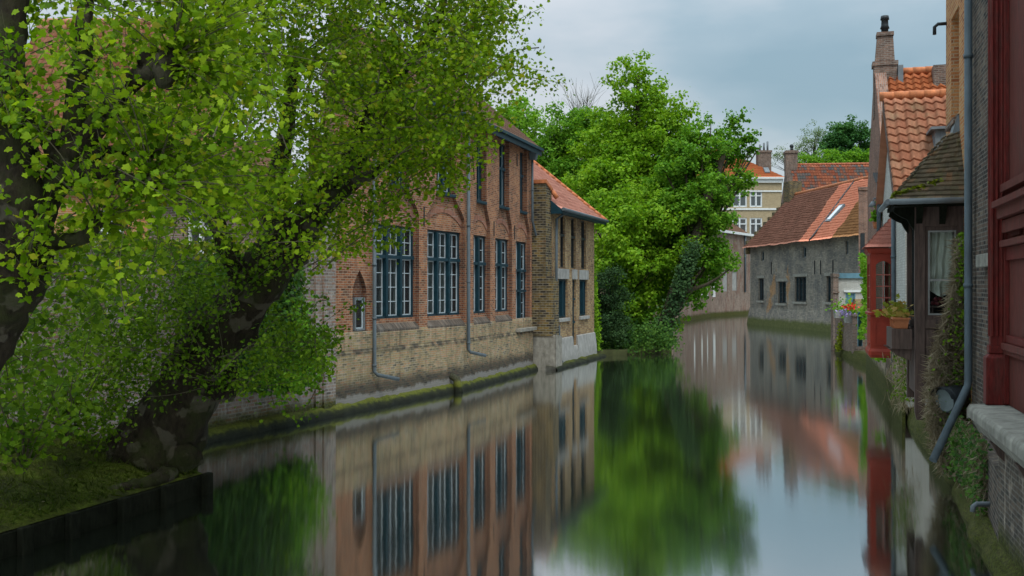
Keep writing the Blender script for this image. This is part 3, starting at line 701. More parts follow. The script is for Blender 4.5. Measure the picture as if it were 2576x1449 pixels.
# mossy stone ledge along the waterline
def mossy_ledge(fr, x0, x1, y0, y1, ztop, n, name='stone_ledge', lab='', seed=0):
    m = MB(fr); prev = None
    for i in range(n+1):
        x = x0+(x1-x0)*i/n; j = mnoise.noise(Vector((x*1.3, seed, 0)))*.07+mnoise.noise(Vector((x*5, seed, 4)))*.04; k = mnoise.noise(Vector((x*1.7, seed, 9)))*.05
        q = [m.P((x, y0+k, -.6)), m.P((x, y0+k*1.5-.03, .05)), m.P((x, y0+.05+k, ztop*.75+j)), m.P((x, (y0+y1)/2, ztop+j*1.3)), m.P((x, y1, ztop+.04+j))]
        if prev:
            for a in range(4): m.face([prev[a], q[a], q[a+1], prev[a+1]], smooth=True)
        prev = q
    o = m.build(name, M['ledge_moss']); return tag(o, lab, 'ledge')
def mossmat():
    n = NT('mossy_stone'); o = n.obj(); g = n.n('NewGeometry'); sp = n.n('SeparateXYZ'); n.l(g.outputs['Position'], sp.inputs[0])
    z = n.math('ADD', sp.outputs[2], n.math('MULTIPLY', n.math('SUBTRACT', n.noise(o, 4, 5, .7), .5), .3))
    c = n.ramp(z, [(.04, (.01, .012, .007)), (.14, (.022, .026, .01)), (.2, (.075, .085, .01)), (.32, (.11, .115, .02)), (.42, (.05, .05, .03))])
    c = n.mix(.6, c, n.ramp(n.noise(o, 14, 5, .7), [(.3, .3), (.7, 1.5)]), 'MULTIPLY'); n.bump(n.noise(o, 18, 5, .7), .9, .04)
    return n.fin(c, .9, .2)
M['ledge_moss'] = mossmat()
mossy_ledge(FA, -15, LEN_A, -.24, .02, .24, 240, lab='long mossy stone ledge at the waterline under the garden wall and yellow brick plinth', seed=1)
mossy_ledge(FB, 0.0, LEN_B+.1, -.24, .02, .22, 80, lab='mossy stone ledge at the waterline below the canal door, beside the brick buttress', seed=2)
dx = FA.X(1147, -.25); d = MB(FA); d.tube([(dx, -.05, .5), (dx, -.28, .42), (dx, -.34, .05), (dx, -.36, -.2)], [.1, .13, .17, .2], 10, jit=.5, ns=.3)
tag(d.build('drain_spout', M['ledge_moss']), 'moss covered drain spout hanging from the brick house base at the water', 'drain')

# ================================================================== garden wall left of the house, hedge, houses behind
gw = MB(FA); gw.box(-16, .19, .0, .45, -.5, 4.15); tag(gw.build('garden_wall', M['old_wall']), 'high weathered pale brick garden wall behind the leaning tree', 'wall')
gp = MB(FA); gp.box(FA.X(790), .2, -.06, .5, -.4, 6.3); gp.box(FA.X(806), .2, -.12, -.06, -.4, 6.4); tag(gp.build('wall_pier', M['old_wall']), 'tall whitened brick pier joining the garden wall to the red brick house', 'wall')
pts = []; nn = []
for i in range(4200):
    x = RNG.uniform(-13, -.9); a = RNG.uniform(0, math.pi); r = .34*RNG.uniform(.7, 1.05)
    p = FA.w((x, .2-r*math.cos(a)*1.0, 4.1+r*math.sin(a)*1.0)); pts.append(p[:]); d = FA.ex*0+FA.ey*(-math.cos(a))+Vector((0, 0, math.sin(a))); nn.append(d[:])
h = leaves('hedge', pts, np.array(nn)+RNG.normal(size=(len(pts), 3))*.5, RNG.uniform(.05, .11, len(pts)), M['moss_leaf']); tag(h, 'low yellow green hedge topping the garden wall', 'hedge')
def simple_house(name, label, x0, x1, Y0, depth, zb, eave, ridge, wallmat, roofmat, wins=(), nu=40, nv=16, rot=0, chimney=None, amp=.03):
    fr = Frame((x0, Y0), rot); W = x1-x0; t = thing(name, label, 'house', fr.w((W/2, depth/2, zb)))
    m = MB(fr); wall_open(m, 0, W, zb, eave, 0, .15, [rect(a, b, c, d) for a, b, c, d in wins])
    hd = depth/2
    for x in (0, W): m.face([m.P((x, 0, zb)), m.P((x, depth, zb)), m.P((x, depth, eave)), m.P((x, hd, ridge-.1)), m.P((x, 0, eave))])
    m.quad((W, depth, zb), (0, depth, zb), (0, depth, eave), (W, depth, eave)); m.build('wall', M[wallmat], t)
    r = MB(fr); k = .35*(ridge-eave)/hd
    tiles(r, (-.15, -.35, eave-k+.1), (W+.15, -.35, eave-k+.1), (-.15, hd, ridge+.1), (W+.15, hd, ridge+.1), nu, nv, amp, .03, 4)
    r.quad((W+.15, depth+.35, eave-k), (-.15, depth+.35, eave-k), (-.15, hd, ridge), (W+.15, hd, ridge)); ridge_tiles(r, (-.15, hd, ridge+.1), (W+.15, hd, ridge+.1), .13, max(4, int(W/.4)))
    r.build('roof', M[roofmat], t)
    for a, b, c, d in wins:
        window(fr, t, a, b, c, d, .08, (.5,), (.62,), 1, (1, 1), fw=.07, mw=.08, fmat='white', bmat='white', glass='dim_glass', sash=.03)
    if chimney:
        cx, w_, h_ = chimney; c = MB(fr); c.box(cx-w_/2, cx+w_/2, hd-.35, hd+.35, ridge-.6, ridge+h_); c.box(cx-w_/2-.05, cx+w_/2+.05, hd-.4, hd+.4, ridge+h_, ridge+h_+.12); c.build('chimney', M[wallmat], t)
    return t, fr
simple_house('brick_house', 'large house with orange tiled roof far behind the left trees', -17.5, -11.2, 33, 8, .3, 7.2, 13.2, 'orange_brick', 'old_orange_tile', [(1.2, 2.2, 4.2, 6), (3.6, 4.6, 4.2, 6)], 28, 20)
simple_house('brick_house', 'low brick house with orange roof right behind the yellow green hedge', -11, -7.7, 30, 4.5, .3, 6.3, 7.9, 'dull_brick', 'brown_tile', [(1.2, 2.0, 4.4, 5.7)], 16, 9)

# ================================================================== annex with red roof
AX0 = Vector((1.72, 42.1)); AX1 = Vector((4.06, 49.1)); dX = (AX1-AX0).normalized(); FX = Frame(AX0, math.atan2(dX.y, dX.x)); LX = (AX1-AX0).length
annex = thing('brick_house', 'narrow yellow brick annex with red tiled roof, right of the long brick house', 'house', FX.w((LX/2, 2.5, .2)))
EZ = 6.75
m = MB(FX)
ups = [(1409.5, 1420), (1436.5, 1447), (1462, 1473)]
zu0, zu1 = FX.Z(1414, 673), FX.Z(1414, 541); uw = [(FX.X(a), FX.X(b)+.1) for a, b in ups]
zl0, zl1 = FX.Z(1416, 800), FX.Z(1416, 702)
lw_ = [(FX.X(1405), FX.X(1428)), (FX.X(1458), FX.X(1477.5))]; dr = (FX.X(1440), FX.X(1449)); zd0 = FX.Z(1444, 868)
ops = [rect(a, b, zu0, zu1) for a, b in uw]
wall_open(m, 0, LX, 4.55, EZ, 0, .2, ops)
wall_open(m, 0, LX, .2, 4.55, 0, .2, [rect(*lw_[0], zl0, zl1), rect(*dr, zd0, zl1), rect(*lw_[1], zl0, zl1)]) if zu0 > 4.55 else None
if zu0 <= 4.55:
    m = MB(FX); sp_ = (zu0+zl1)/2
    wall_open(m, 0, LX, sp_, EZ, 0, .2, ops); wall_open(m, 0, LX, .2, sp_, 0, .2, [rect(*lw_[0], zl0, zl1), rect(*dr, zd0, zl1), rect(*lw_[1], zl0, zl1)])
RH, RD = 10.1, 3.7
for x in (0, LX): m.face([m.P((x, 0, .2)), m.P((x, 2*RD, .2)), m.P((x, 2*RD, EZ)), m.P((x, RD, RH-.15)), m.P((x, 0, EZ))])
m.build('wall', M['yellow_brick'], annex)
mi = MB(FX); mi.box(.2, LX-.2, .9, 1, .5, EZ); mi.build('dark_backing', M['interior'], annex)
for a, b in uw:
    window(FX, annex, a, b, zu0, zu1, .1, (), (.62,), 1, (1, 1), fw=.05, fmat='dark_metal', bmat='dark_metal', glass='dim_glass', sash=.03)
for a, b in lw_:
    window(FX, annex, a, b, zl0, zl1, .1, (.5,), (), 1, (2,), fw=.1, mw=.14, bmat='teal', glass='dim_glass', sash=.08, bar=.08, label='teal framed ground floor window')
    s = MB(FX); s.box(a-.12, b+.12, -.1, .12, zl0-.16, zl0-.002); s.build('window_sill', M['concrete'], annex, .015)
    s = MB(FX); s.box(a-.15, b+.15, -.04, .05, zl1+.002, zl1+.45); s.build('lintel', M['concrete'], annex, .01)
window(FX, annex, *dr, zd0, zl1, .1, (), (.35, .7), 1, (1, 1, 1), fw=.09, bmat='teal', glass='dim_glass', sash=.06, name='door', label='narrow dark teal canal door')
s = MB(FX); s.box(dr[0]-.1, dr[1]+.1, -.05, .05, zl1+.002, zl1+.45); s.build('lintel', M['concrete'], annex, .01)
p = MB(FX); zp = FX.Z(1410, 852)
p.prismx([(-.14, -.3), (-.1, .6), (-.04, zp), (.0, zp+.03), (.02, -.3)], 0, dr[0]-.05); p.prismx([(-.16, -.3), (-.12, .6), (-.05, zp), (.0, zp+.03), (.02, -.3)], dr[1]+.05, LX+.02)
p.prismx([(-.14, -.3), (-.1, .6), (-.07, zd0-.04), (.0, zd0-.01), (.02, -.3)], dr[0]-.05, dr[1]+.05)
p.build('plinth', M['concrete'], annex)
# roof of the annex
r = MB(FX)
tiles(r, (-.2, -.45, EZ-.05), (LX+.5, -.45, EZ-.05), (-.2, RD, RH), (LX+.5, RD, RH), 28, 15, .03, .03, 6)
r.quad((LX+.5, 2*RD+.4, EZ-.1), (-.2, 2*RD+.4, EZ-.1), (-.2, RD, RH), (LX+.5, RD, RH)); r.build('roof', M['red_tile'], annex)
r = MB(FX); ridge_tiles(r, (-.2, RD, RH+.03), (LX+.5, RD, RH+.03), .12, 16); ridge_tiles(r, (LX+.52, -.45, EZ+.02), (LX+.52, RD, RH+.05), .1, 14); ridge_tiles(r, (-.22, .2, EZ+.62), (-.22, RD, RH+.05), .12, 12)
r.build('ridge_tile', M['ridge'], annex)
g = MB(FX); g.box(-.25, LX+.5, -.5, -.4, EZ-.2, EZ-.02); g.box(-.25, LX+.45, -.4, .01, EZ-.14, EZ-.1); g.prismx([(-.5, EZ-.22), (0, EZ-.22), (0, EZ+.35), (-.4, EZ)], -.27, -.2); g.build('fascia', M['teal'], annex)
g = MB(FX); g.tube([(-.3, -.55, EZ-.04), (LX+.55, -.55, EZ-.04)], .075, 10); g.build('gutter', M['zinc'], annex)
xp = FX.X(1398, -.1)
pipe(FX, annex, [(xp+.3, -.52, EZ-.1), (xp, -.14, EZ-.42), (xp, -.12, 2.0), (xp+.16, -.2, 1.75), (xp+.18, -.2, .35), (xp+.35, -.3, .25)], .055)
# end buttress of dark mossy brick facing the water
bt = thing('brick_buttress', 'dark mossy stepped brick buttress between the two brick houses', 'buttress', FX.w((-.3, .4, -.2)))
b = MB(FX); b0, b1 = -.95, -.08
b.prism([(b0, 1.35), (b1, 1.35), (b1, 7.45), (b0, 7.75)], .02, 1.2); b.prism([(b0, 1.35), (b1, 1.35), (b1-.0, 3.2), (b1, 3.6), (b0, 3.9)], -.3, .02); b.build('brickwork', M['mossy_brick'], bt)
b = MB(FX); b.prism([(b0, -.4), (b1+.1, -.4), (b1+.02, 1.35), (b0, 1.45)], -.42, 1.0); b.build('stone_foot', M['stone'], bt, .03)
b = MB(FX); b.hexa([(b0-.05, -.03, 7.76), (b1+.06, -.03, 7.46), (b1+.06, 1.2, 7.46), (b0-.05, 1.2, 7.76), (b0-.05, -.03, 7.9), (b1+.06, -.03, 7.6), (b1+.06, 1.2, 7.6), (b0-.05, 1.2, 7.9)]); b.tube([(b1+.02, 0, 7.5), (b1+.1, -.2, 7.2)], .1, 8); b.build('coping', M['ridge'], bt)
lx = FX
mossy_ledge(FX, -1.1, LX+.4, -.5, .0, .16, 70, lab='low stone ledge at the waterline under the yellow brick annex', seed=4)

# ================================================================== centre and far buildings
# brown brick building at the bend
P0, P1, P2 = Vector((15.3, 94.6)), Vector((23.4, 117)), Vector((30.9, 129))
bb = thing('brick_house', 'tall brown brick house at the canal bend with two blocked windows', 'house', (24, 120, .3))
for k, (a, c) in enumerate(((P0, P1), (P1, P2))):
    dd = c-a; f = Frame(a, math.atan2(dd.y, dd.x)); Ln = dd.length; m = MB(f); hz = 9.6 if k == 0 else 10.2
    ops = []
    if k == 1:
        zz = lambda px, py: f.Z(px, py)
        ops = [rect(f.X(1793), f.X(1801), zz(1797, 747), zz(1797, 675)), rect(f.X(1818), f.X(1830), zz(1824, 733), zz(1824, 682)), rect(f.X(1842), f.X(1854), zz(1848, 731), zz(1848, 684))]
    else:
        ops = [rect(12, 13.2, 2.4, 5), rect(17, 18.2, 2.4, 5), rect(21, 22, 2.4, 5)]
    wall_open(m, 0, Ln, -.4, hz, 0, .18, ops)
    for x_ in (0, Ln): m.face([m.P((x_, 0, -.4)), m.P((x_, 9, -.4)), m.P((x_, 9, hz)), m.P((x_, 4.5, hz+3)), m.P((x_, 0, hz))])
    m.quad((Ln, 9, -.4), (0, 9, -.4), (0, 9, hz), (Ln, 9, hz))
    rb = MB(f); tiles(rb, (-.1, -.2, hz), (Ln+.1, -.2, hz), (-.1, 4.5, hz+3.1), (Ln+.1, 4.5, hz+3.1), int(Ln/.35), 14, .03, .04, 4); rb.quad((Ln+.1, 9.2, hz), (-.1, 9.2, hz), (-.1, 4.5, hz+3.1), (Ln+.1, 4.5, hz+3.1)); rb.build('roof', M['brown_tile'], bb)
    m.build('wall', M['brown_brick'], bb)
    for i, (L_, R_, za, zb_) in enumerate(ops):
        if k == 1 and i > 0:
            q = MB(f); q.box(L_(0), R_(0), .06, .15, za, zb_); q.build('blocked_window', M['concrete'], bb)
        else: window(f, bb, L_(0), R_(0), za, zb_, .05, (.5,), (.6,), 1, (3, 2), fw=.12, mw=.1, fmat='white', glass='dim_glass', sash=.06, bar=.06)
    if k == 1:
        pipe(f, bb, [(f.X(1872), -.15, hz), (f.X(1872), -.15, f.Z(1872, 735))], .13, collars=(.4, .8), mat='zinc')
        g = MB(f); g.box(0, Ln+.3, -.35, -.1, hz-.1, hz+.2); g.build('gutter', M['white'], bb)
# yellow apartment house
yf = Frame((25.5, 136), 0); yb = thing('apartment_house', 'tall ochre brick house with white windows and hipped red roof, behind the canal bend', 'house', (32, 142, .3))
m = MB(yf); W = (1967-1288)/2500*136-25.5; zc = CAMZ+(CY-457)/2500*136
wz = []
for (pa, pb) in ((1836, 1853), (1858, 1880), (1886, 1916), (1924, 1952)) if False else ((1842, 1879), (1886, 1917.5)):
    for (qa, qb) in ((478, 521), (548, 594), (623, 658), (695, 735)):
        wz.append(((pa-1288)/2500*136-25.5, (pb-1288)/2500*136-25.5, CAMZ+(CY-qb)/2500*136, CAMZ+(CY-qa)/2500*136))
for rr_ in range(4):
    za = CAMZ+(CY-(521, 594, 658, 735)[rr_])/2500*136; zb_ = CAMZ+(CY-(478, 548, 623, 695)[rr_])/2500*136
lv = sorted({(w[2], w[3]) for w in wz}); edges = [.2]+[(lv[i][1]+lv[i+1][0])/2 for i in range(len(lv)-1)]+[zc]
for i, (za, zb_) in enumerate(lv):
    wall_open(m, 0, W, edges[i], edges[i+1], 0, .2, [rect(*w) for w in sorted(wz) if w[2] == za])
m.quad((W, 0, .2), (W, 12, .2), (W, 12, zc), (W, 0, zc)); m.quad((0, 12, .2), (0, 0, .2), (0, 0, zc), (0, 12, zc)); m.build('wall', M['ochre_brick'], yb)
for w in wz:
    window(yf, yb, *w, .06, (.5,), (.66,), 1, (1, 1), fw=.16, mw=.16, fmat='white', glass='dim_glass', sash=.06)
s = MB(yf); s.box(-.1, W+.1, -.25, .0, zc-.15, zc+.5); s.box(-.3, W+.3, -.5, -.25, zc+.35, zc+.6); s.box(-.02, W+.03, -.12, 0, zc-1.4, zc-1.2); s.box(-.02, W+.03, -.12, 0, lv[-1][0]-.4, lv[-1][0]-.15); s.build('cornice', M['white'], yb)
r = MB(yf); pk0, pk1 = (2.0, 7, zc+5.6), (W-7.5, 7, zc+5.6)
tiles(r, (-.4, -.4, zc+.55), (W+.4, -.4, zc+.55), pk0, pk1, 40, 18, .03, .05, 4)
tiles(r, (W+.4, -.4, zc+.55), (W+.4, 13, zc+.55), pk1, pk1, 30, 18, .03, .05, 4); r.quad((W+.4, 13, zc+.5), (-.4, 13, zc+.5), pk0, pk1); r.quad((-.4, 13, zc+.5), (-.4, -.4, zc+.5), pk0, pk0); r.build('roof', M['orange_tile'], yb)
c = MB(yf); cx = (1925-1288)/2500*138-25.5; c.box(cx-.9, cx+.9, 2.2, 3.6, zc+1, zc+4.3); c.box(cx-1, cx+1, 2.1, 3.7, zc+4.3, zc+4.6); ch = c.build('chimney', M['dull_brick'], yb)
for k in (-.5, 0.05, .55):
    c = MB(yf); c.tube([(cx+k, 2.9, zc+4.6), (cx+k, 2.9, zc+5.7+k*.4)], .14, 8); c.build('chimney_pot', M['lead'], ch)
sk = MB(yf); sk.hexa([(cx-.4, .55, zc+1.25), (cx+.3, .55, zc+1.25), (cx+.3, 1.6, zc+2.0), (cx-.4, 1.6, zc+2.0), (cx-.4, .5, zc+1.4), (cx+.3, .5, zc+1.4), (cx+.3, 1.55, zc+2.15), (cx-.4, 1.55, zc+2.15)]); sk.build('skylight', M['lead'], yb)
# patchy roof house
pf = Frame(at(1996, CY, 101)[:2], R(-6)); W = 13
ph = thing('tiled_house', 'house with patchy red and grey tiled roof rising behind the grey house', 'house', pf.w((W/2, 4, .5)))
ez, rz = 11.2, CAMZ+(CY-417)/2500*106
m = MB(pf); m.box(0, W, 0, 9, .5, ez); m.face([m.P((0, 0, ez)), m.P((0, 9, ez)), m.P((0, 4.5, rz))]); m.face([m.P((W, 9, ez)), m.P((W, 0, ez)), m.P((W, 4.5, rz))]); m.build('wall', M['dull_brick'], ph)
r = MB(pf); tiles(r, (.4, -.3, ez), (W+.2, -.3, ez), (.4, 4.5, rz), (W+.2, 4.5, rz), 46, 16, .04, .05, 4, sag=.05); r.quad((W+.2, 9.3, ez), (.4, 9.3, ez), (.4, 4.5, rz), (W+.2, 4.5, rz)); ridge_tiles(r, (.3, 4.5, rz+.03), (W+.2, 4.5, rz+.03), .14, 26); r.build('roof', M['patch_tile'], ph)
b = MB(pf)
for i in range(6):
    y = i*.78-.2; z = ez+(rz-ez)*(y+.3)/4.8; b.box(-.15, .42, y, y+.9, z-1.2, z+.45+.02*i)
b.build('gable_parapet', M['dull_brick'], ph)
c = MB(pf); c.box(-.1, 1.1, 3.9, 5.1, rz-.6, rz+1.5); c.box(-.2, 1.2, 3.8, 5.2, rz+1.2, rz+1.42); ch = c.build('chimney', M['dull_brick'], ph)
c = MB(pf); c.tube([(.6, 4.5, rz+1.5), (.6, 4.5, rz+1.85)], .16, 8); c.blob((.6, 4.5, rz+2.0), .24, 8, .1); c.build('chimney_cowl', M['dark_metal'], ch)
# grey rendered house
G0, G1 = Vector((22.5, 94.2)), Vector((25.4, 70.5)); dG = G1-G0; FG = Frame(G0, math.atan2(dG.y, dG.x)); LG = dG.length; GE = 7.25
gh = thing('rendered_house', 'old grey rendered house on the water with a red roof patched in brown', 'house', FG.w((LG/2, 4, .2)))
m = MB(FG); gw_ = []
for pa, pb, qa, qb in ((1908, 1921, 700, 756), (1957, 1977, 708, 763), (1999, 2028, 696, 759), (2079, 2098, 694, 760)):
    gw_.append((FG.X(pa), FG.X(pb), FG.Z((pa+pb)/2, qb), FG.Z((pa+pb)/2, qa)))
gs_ = []
for pa, pb, qa, qb in ((1915, 1922, 633, 656), (2019, 2028, 620, 648), (2127, 2134, 606, 640)):
    gs_.append((FG.X(pa), FG.X(pb), FG.Z((pa+pb)/2, qb), FG.Z((pa+pb)/2, qa)))
wall_open(m, .2, LG, -.4, 5.0, 0, .3, [rect(*w) for w in gw_]); wall_open(m, .2, LG, 5.0, GE+.15, 0, .3, [rect(*w) for w in gs_])
m.prismx([(-.35, -.5), (-.22, .5), (-.02, 1.6), (.01, 1.6), (.01, -.5)], .1, LG)
m.face([m.P((.2, 8, -.4)), m.P((.2, 0, -.4)), m.P((.2, 0, GE)), m.P((.2, 4.2, 12)), m.P((.2, 8, GE))]); m.face([m.P((LG, 0, -.4)), m.P((LG, 8, -.4)), m.P((LG, 8, GE)), m.P((LG, 4.2, 12)), m.P((LG, 0, GE))])
m.build('wall', M['stucco'], gh)
mi = MB(FG); mi.box(.6, LG-.3, .9, 1, .5, GE); mi.build('dark_backing', M['interior'], gh)
for w in gw_:
    wd = w[1]-w[0]; window(FG, gh, *w, .15, (.34, .67) if wd > 2 else (.5,), (), 1, (4,), fw=.12, mw=.1, fmat='dark_metal', bmat='teal', glass='dim_glass', sash=.05, bar=.05)
    s = MB(FG); s.box(w[0]-.25, w[1]+.25, -.15, .14, w[2]-.18, w[2]-.003); s.build('window_sill', M['stone'], gh)
    s = MB(FG); s.box(w[0]-.3, w[1]+.3, -.05, .1, w[3]+.003, w[3]+.25); s.build('lintel', M['stone'], gh)
for w in gs_:
    window(FG, gh, *w, .12, (), (), 1, (2,), fw=.08, fmat='lead', bmat='teal', glass='dim_glass', sash=.05)
for px in (1941, 2065, 2096, 2050): x = FG.X(px); z = FG.Z(px, 690); an = MB(FG); an.box(x-.04, x+.04, -.06, .0, z, z+1.1); an.build('wall_anchor', M['dark_metal'], gh)
r = MB(FG); GR = 12.2
tiles(r, (-.4, -.55, GE-.1), (LG, -.55, GE-.1), (-.1, 4.2, GR), (LG, 4.2, GR), 92, 22, .03, .05, 4, sag=.1)
r.quad((LG, 8.3, GE), (-.3, 8.3, GE), (-.1, 4.2, GR), (LG, 4.2, GR)); ro = r.build('roof', M['grey_roof_tile'], gh)
r = MB(FG); ridge_tiles(r, (0, 4.2, GR+.05), (LG, 4.2, GR+.05), .15, 40); r.build('ridge_tile', M['ridge'], gh)
b = MB(FG)
for i in range(10):
    y = -.2+i*.44; z = GE+(GR-GE)*(y+.55)/4.75; b.box(-.55, -.12, y, y+.5, z-1, z+.25)
b.box(-.6, .9, 3.6, 4.8, GR-1, GR+1.3); b.build('gable_parapet', M['mossy_brick'], gh)
def on_roof(u, v, lift): # point on the grey house roof
    P = Vector((-.4+(LG+.4)*u, -.55+4.75*v, GE-.1+(GR-GE+.1)*v)); nrm = Vector((0, -(GR-GE+.1), 4.75)).normalized(); return P+nrm*lift
uS = .645
s = MB(FG); q = [(uS-.017, .29), (uS+.017, .29), (uS+.017, .56), (uS-.017, .56)]
s.hexa([on_roof(a, b_, .0) for a, b_ in q]+[on_roof(a, b_, .17) for a, b_ in q]); so = s.build('skylight', M['lead'], gh)
s = MB(FG); q = [(uS-.012, .32), (uS+.012, .32), (uS+.012, .54), (uS-.012, .54)]; s.hexa([on_roof(a, b_, .171) for a, b_ in q]+[on_roof(a, b_, .18) for a, b_ in q])
M['sky_pane'] = plain('skylight_pane', (.5, .55, .6), .15, .05, 2, spec=.8); s.build('pane', M['sky_pane'], so)
s = MB(FG); s.tube([on_roof(.632-.077*v+.003*math.sin(v*6), v, .07) for v in [i/14 for i in range(15)]], .07, 6); s.build('cable', M['dark_metal'], gh)

# ================================================================== RIGHT BANK
# quay wall
qp = [(4.2, 6.5), (5.2, 10), (5.95, 12.6), (6.7, 14.8), (7.5, 17), (8.4, 20), (9.5, 23.6), (10.85, 27.8), (12.75, 33.9), (15.35, 42.4), (16.0, 47), (17.2, 53), (19.5, 60), (25.3, 70.8)]
m = MB(); prev = None; L = 0; seg = []
for (a, b) in zip(qp, qp[1:]):
    A = Vector(a); B = Vector(b); n_ = max(2, int((B-A).length/.3))
    for i in range(n_): seg.append(A.lerp(B, i/n_))
seg.append(Vector(qp[-1]))
for i, p in enumerate(seg):
    if i: L += (p-seg[i-1]).length
    d = (seg[min(i+1, len(seg)-1)]-seg[max(i-1, 0)]).normalized(); nn_ = Vector((-d.y, d.x))
    j = mnoise.noise(Vector((L*1.1, 0, 0)))*.09+mnoise.noise(Vector((L*4, 5, 0)))*.05; k = mnoise.noise(Vector((L*1.4, 9, 0)))*.06+mnoise.noise(Vector((L*5, 9, 3)))*.035
    zf = .6 if p.y < 18 else (.6+.4*min(1, (p.y-18)/4))
    q = [m.P((*(p+nn_*(off+kk*k)), (z+zz*j)*(zf if z > 0 else 1))) for off, kk, z, zz in ((.0, 1, -.7, 0), (.0, 1.2, .02, 0), (-.03, 1.4, .14, .6), (-.08, .8, .26, 1), (-.13, .6, .38, .6), (-.16, .4, .45, .3), (-1.2, 0, .47, 0))]
    zs_ = (-.7, .02, .14, .26, .38, .45, 1.6)
    if prev:
        for a in range(6): m.face([prev[0][a], q[a], q[a+1], prev[0][a+1]], [(prev[1], zs_[a]), (L, zs_[a]), (L, zs_[a+1]), (prev[1], zs_[a+1])], True)
    prev = (q, L)
tag(m.build('quay_wall', M['quay']), 'low mossy quay wall along the right bank', 'wall')

# --- orange brick house with oriel
oh = thing('brick_house', 'tall orange brick house on the right with a dark wooden oriel over the canal', 'house', FR.w((rx(18, FR), 2, .5)))
xf, xn = rx(19.75, FR), rx(16.6, FR)      # far and near corner (x grows towards the camera)
m = MB(FR); na, nb = FR.X(2393), FR.X(2410)+.12; nz0, nz1 = FR.Z(2400, 296), FR.Z(2400, 36)
wall_open(m, xf, xn, .4, 11.5, 0, .22, [rect(na, nb, nz0, nz1)]); m.quad((na-.05, .22, nz0-.1), (nb+.05, .22, nz0-.1), (nb+.05, .22, nz1+.1), (na-.05, .22, nz1+.1))
m.quad((xf, 9, .4), (xf, 0, .4), (xf, 0, 11.5), (xf, 9, 11.5)); m.quad((xf, 0, 11.5), (xn, 0, 11.5), (xn, 5, 15), (xf, 5, 15)); m.build('wall', M['orange_brick'], oh)
s = MB(FR); s.box(rx(22, FR), xn, -.06, -.003, -.6, 1.15); s.build('plinth', M['quay'], oh)
s = MB(FR); s.prismx([(-.1, nz0-.2), (-.1, nz0-.1), (.22, nz0+.12), (.22, nz0-.2)], na-.05, nb+.05); s.build('window_sill', M['dull_brick'], oh)
s = MB(FR); zt = FR.Z(2385, 65); s.tube([(xf+.1, .02, zt+.1), (xf+.1, -.16, zt+.1), (xf+.08, -.22, zt+.05), (xf+.08, -.22, zt-.1)], .035, 8); s.build('vent_pipe', M['dark_metal'], oh)
pX = FR.X(2436, -.12)
def worldpath(pts): return [FR.loc(at(*p)) for p in pts]
pipe(FR, oh, worldpath([(2436, -260, 16.3), (2436, 955, 16.3), (2434, 972, 16.28), (2347, 1158, 15.6)]), .062, collars=(.33, .805), mat='zinc')
# oriel
ox0, ox1 = rx(19.0, FR), rx(17.45, FR); OD = .8; oz0, oz1 = 1.35, 4.85
ob = MB(FR)
ob.box(ox1-.16, ox1, -OD, -OD+.17, 1.2, oz1); ob.box(ox0, ox0+.14, -OD, -OD+.14, 1.3, oz1); ob.box(ox1-.12, ox1-.01, -.1, -.005, 1.35, oz1)
ob.box(ox0+.14, ox1-.16, -OD+.02, -OD+.12, oz1-.2, oz1); ob.box(ox1-.12, ox1-.01, -OD+.17, -.1, oz1-.36, oz1)       # heads
ob.box(ox1-.12, ox1-.005, -OD+.17, -.1, 2.68, 2.84); ob.box(ox0+.14, ox1-.16, -OD+.02, -OD+.12, 2.7, 2.85)               # sill rails
ob.box(ox1-.07, ox1-.03, -OD+.17, -.1, 1.5, 2.68); ob.box(ox0+.14, ox1-.16, -OD+.05, -OD+.09, 1.6, 2.7)                  # boarding
for i in range(5): y = -OD+.2+i*.1; ob.box(ox1-.03, ox1-.018, y, y+.085, 1.52, 2.66)
for i in range(9): x = ox0+.16+i*.13; ob.box(x, x+.115, -OD+.03, -OD+.05, 1.5, 2.68)
ob.hexa([(ox1-.14, -OD+.03, 1.05), (ox1-.03, -OD+.03, 1.05), (ox1-.03, -OD+.13, 1.05), (ox1-.14, -OD+.13, 1.05), (ox1-.16, -OD, 1.2), (ox1, -OD, 1.2), (ox1, -OD+.17, 1.2), (ox1-.16, -OD+.17, 1.2)])
oriel = ob.build('oriel', M['dark_wood'], oh, .008); oriel['label'] = 'dark weathered wooden oriel with mossy slate roof'
# side window facing the camera: thin pale sash
wf = MB(FR); ya, yb_ = -OD+.22, -.12; za, zb_ = 2.92, 4.42; X_ = ox1-.05
for a, b_, c, d in ((ya, ya+.03, za, zb_), (yb_-.03, yb_, za, zb_), (ya+.03, yb_-.03, za, za+.03), (ya+.03, yb_-.03, zb_-.03, zb_), (ya+.03, yb_-.03, 3.52, 3.56)): wf.box(X_-.03, X_, a, b_, c, d)
wf.build('window_frame', M['concrete'], oriel)
wf = MB(FR); 
for a, b_, c, d in ((ya-.05, ya-.001, 2.84, 4.5), (yb_+.001, yb_+.05, 2.84, 4.5), (ya-.001, yb_+.001, 4.421, 4.5), (ya-.001, yb_+.001, 2.84, 2.919)): wf.box(X_-.04, X_+.01, a, b_, c, d)
wf.build('casing', M['dark_wood'], oriel)
wf = MB(FR); wf.quad((X_-.015, ya, za), (X_-.015, yb_, za), (X_-.015, yb_, zb_), (X_-.015, ya, zb_)); wf.build('pane', M['glass_clear'] if 'glass_clear' in M else M.setdefault('glass_clear', glassmat('clear_glass', (.02, .02, .02), .82)), oriel)
wf = MB(FR)
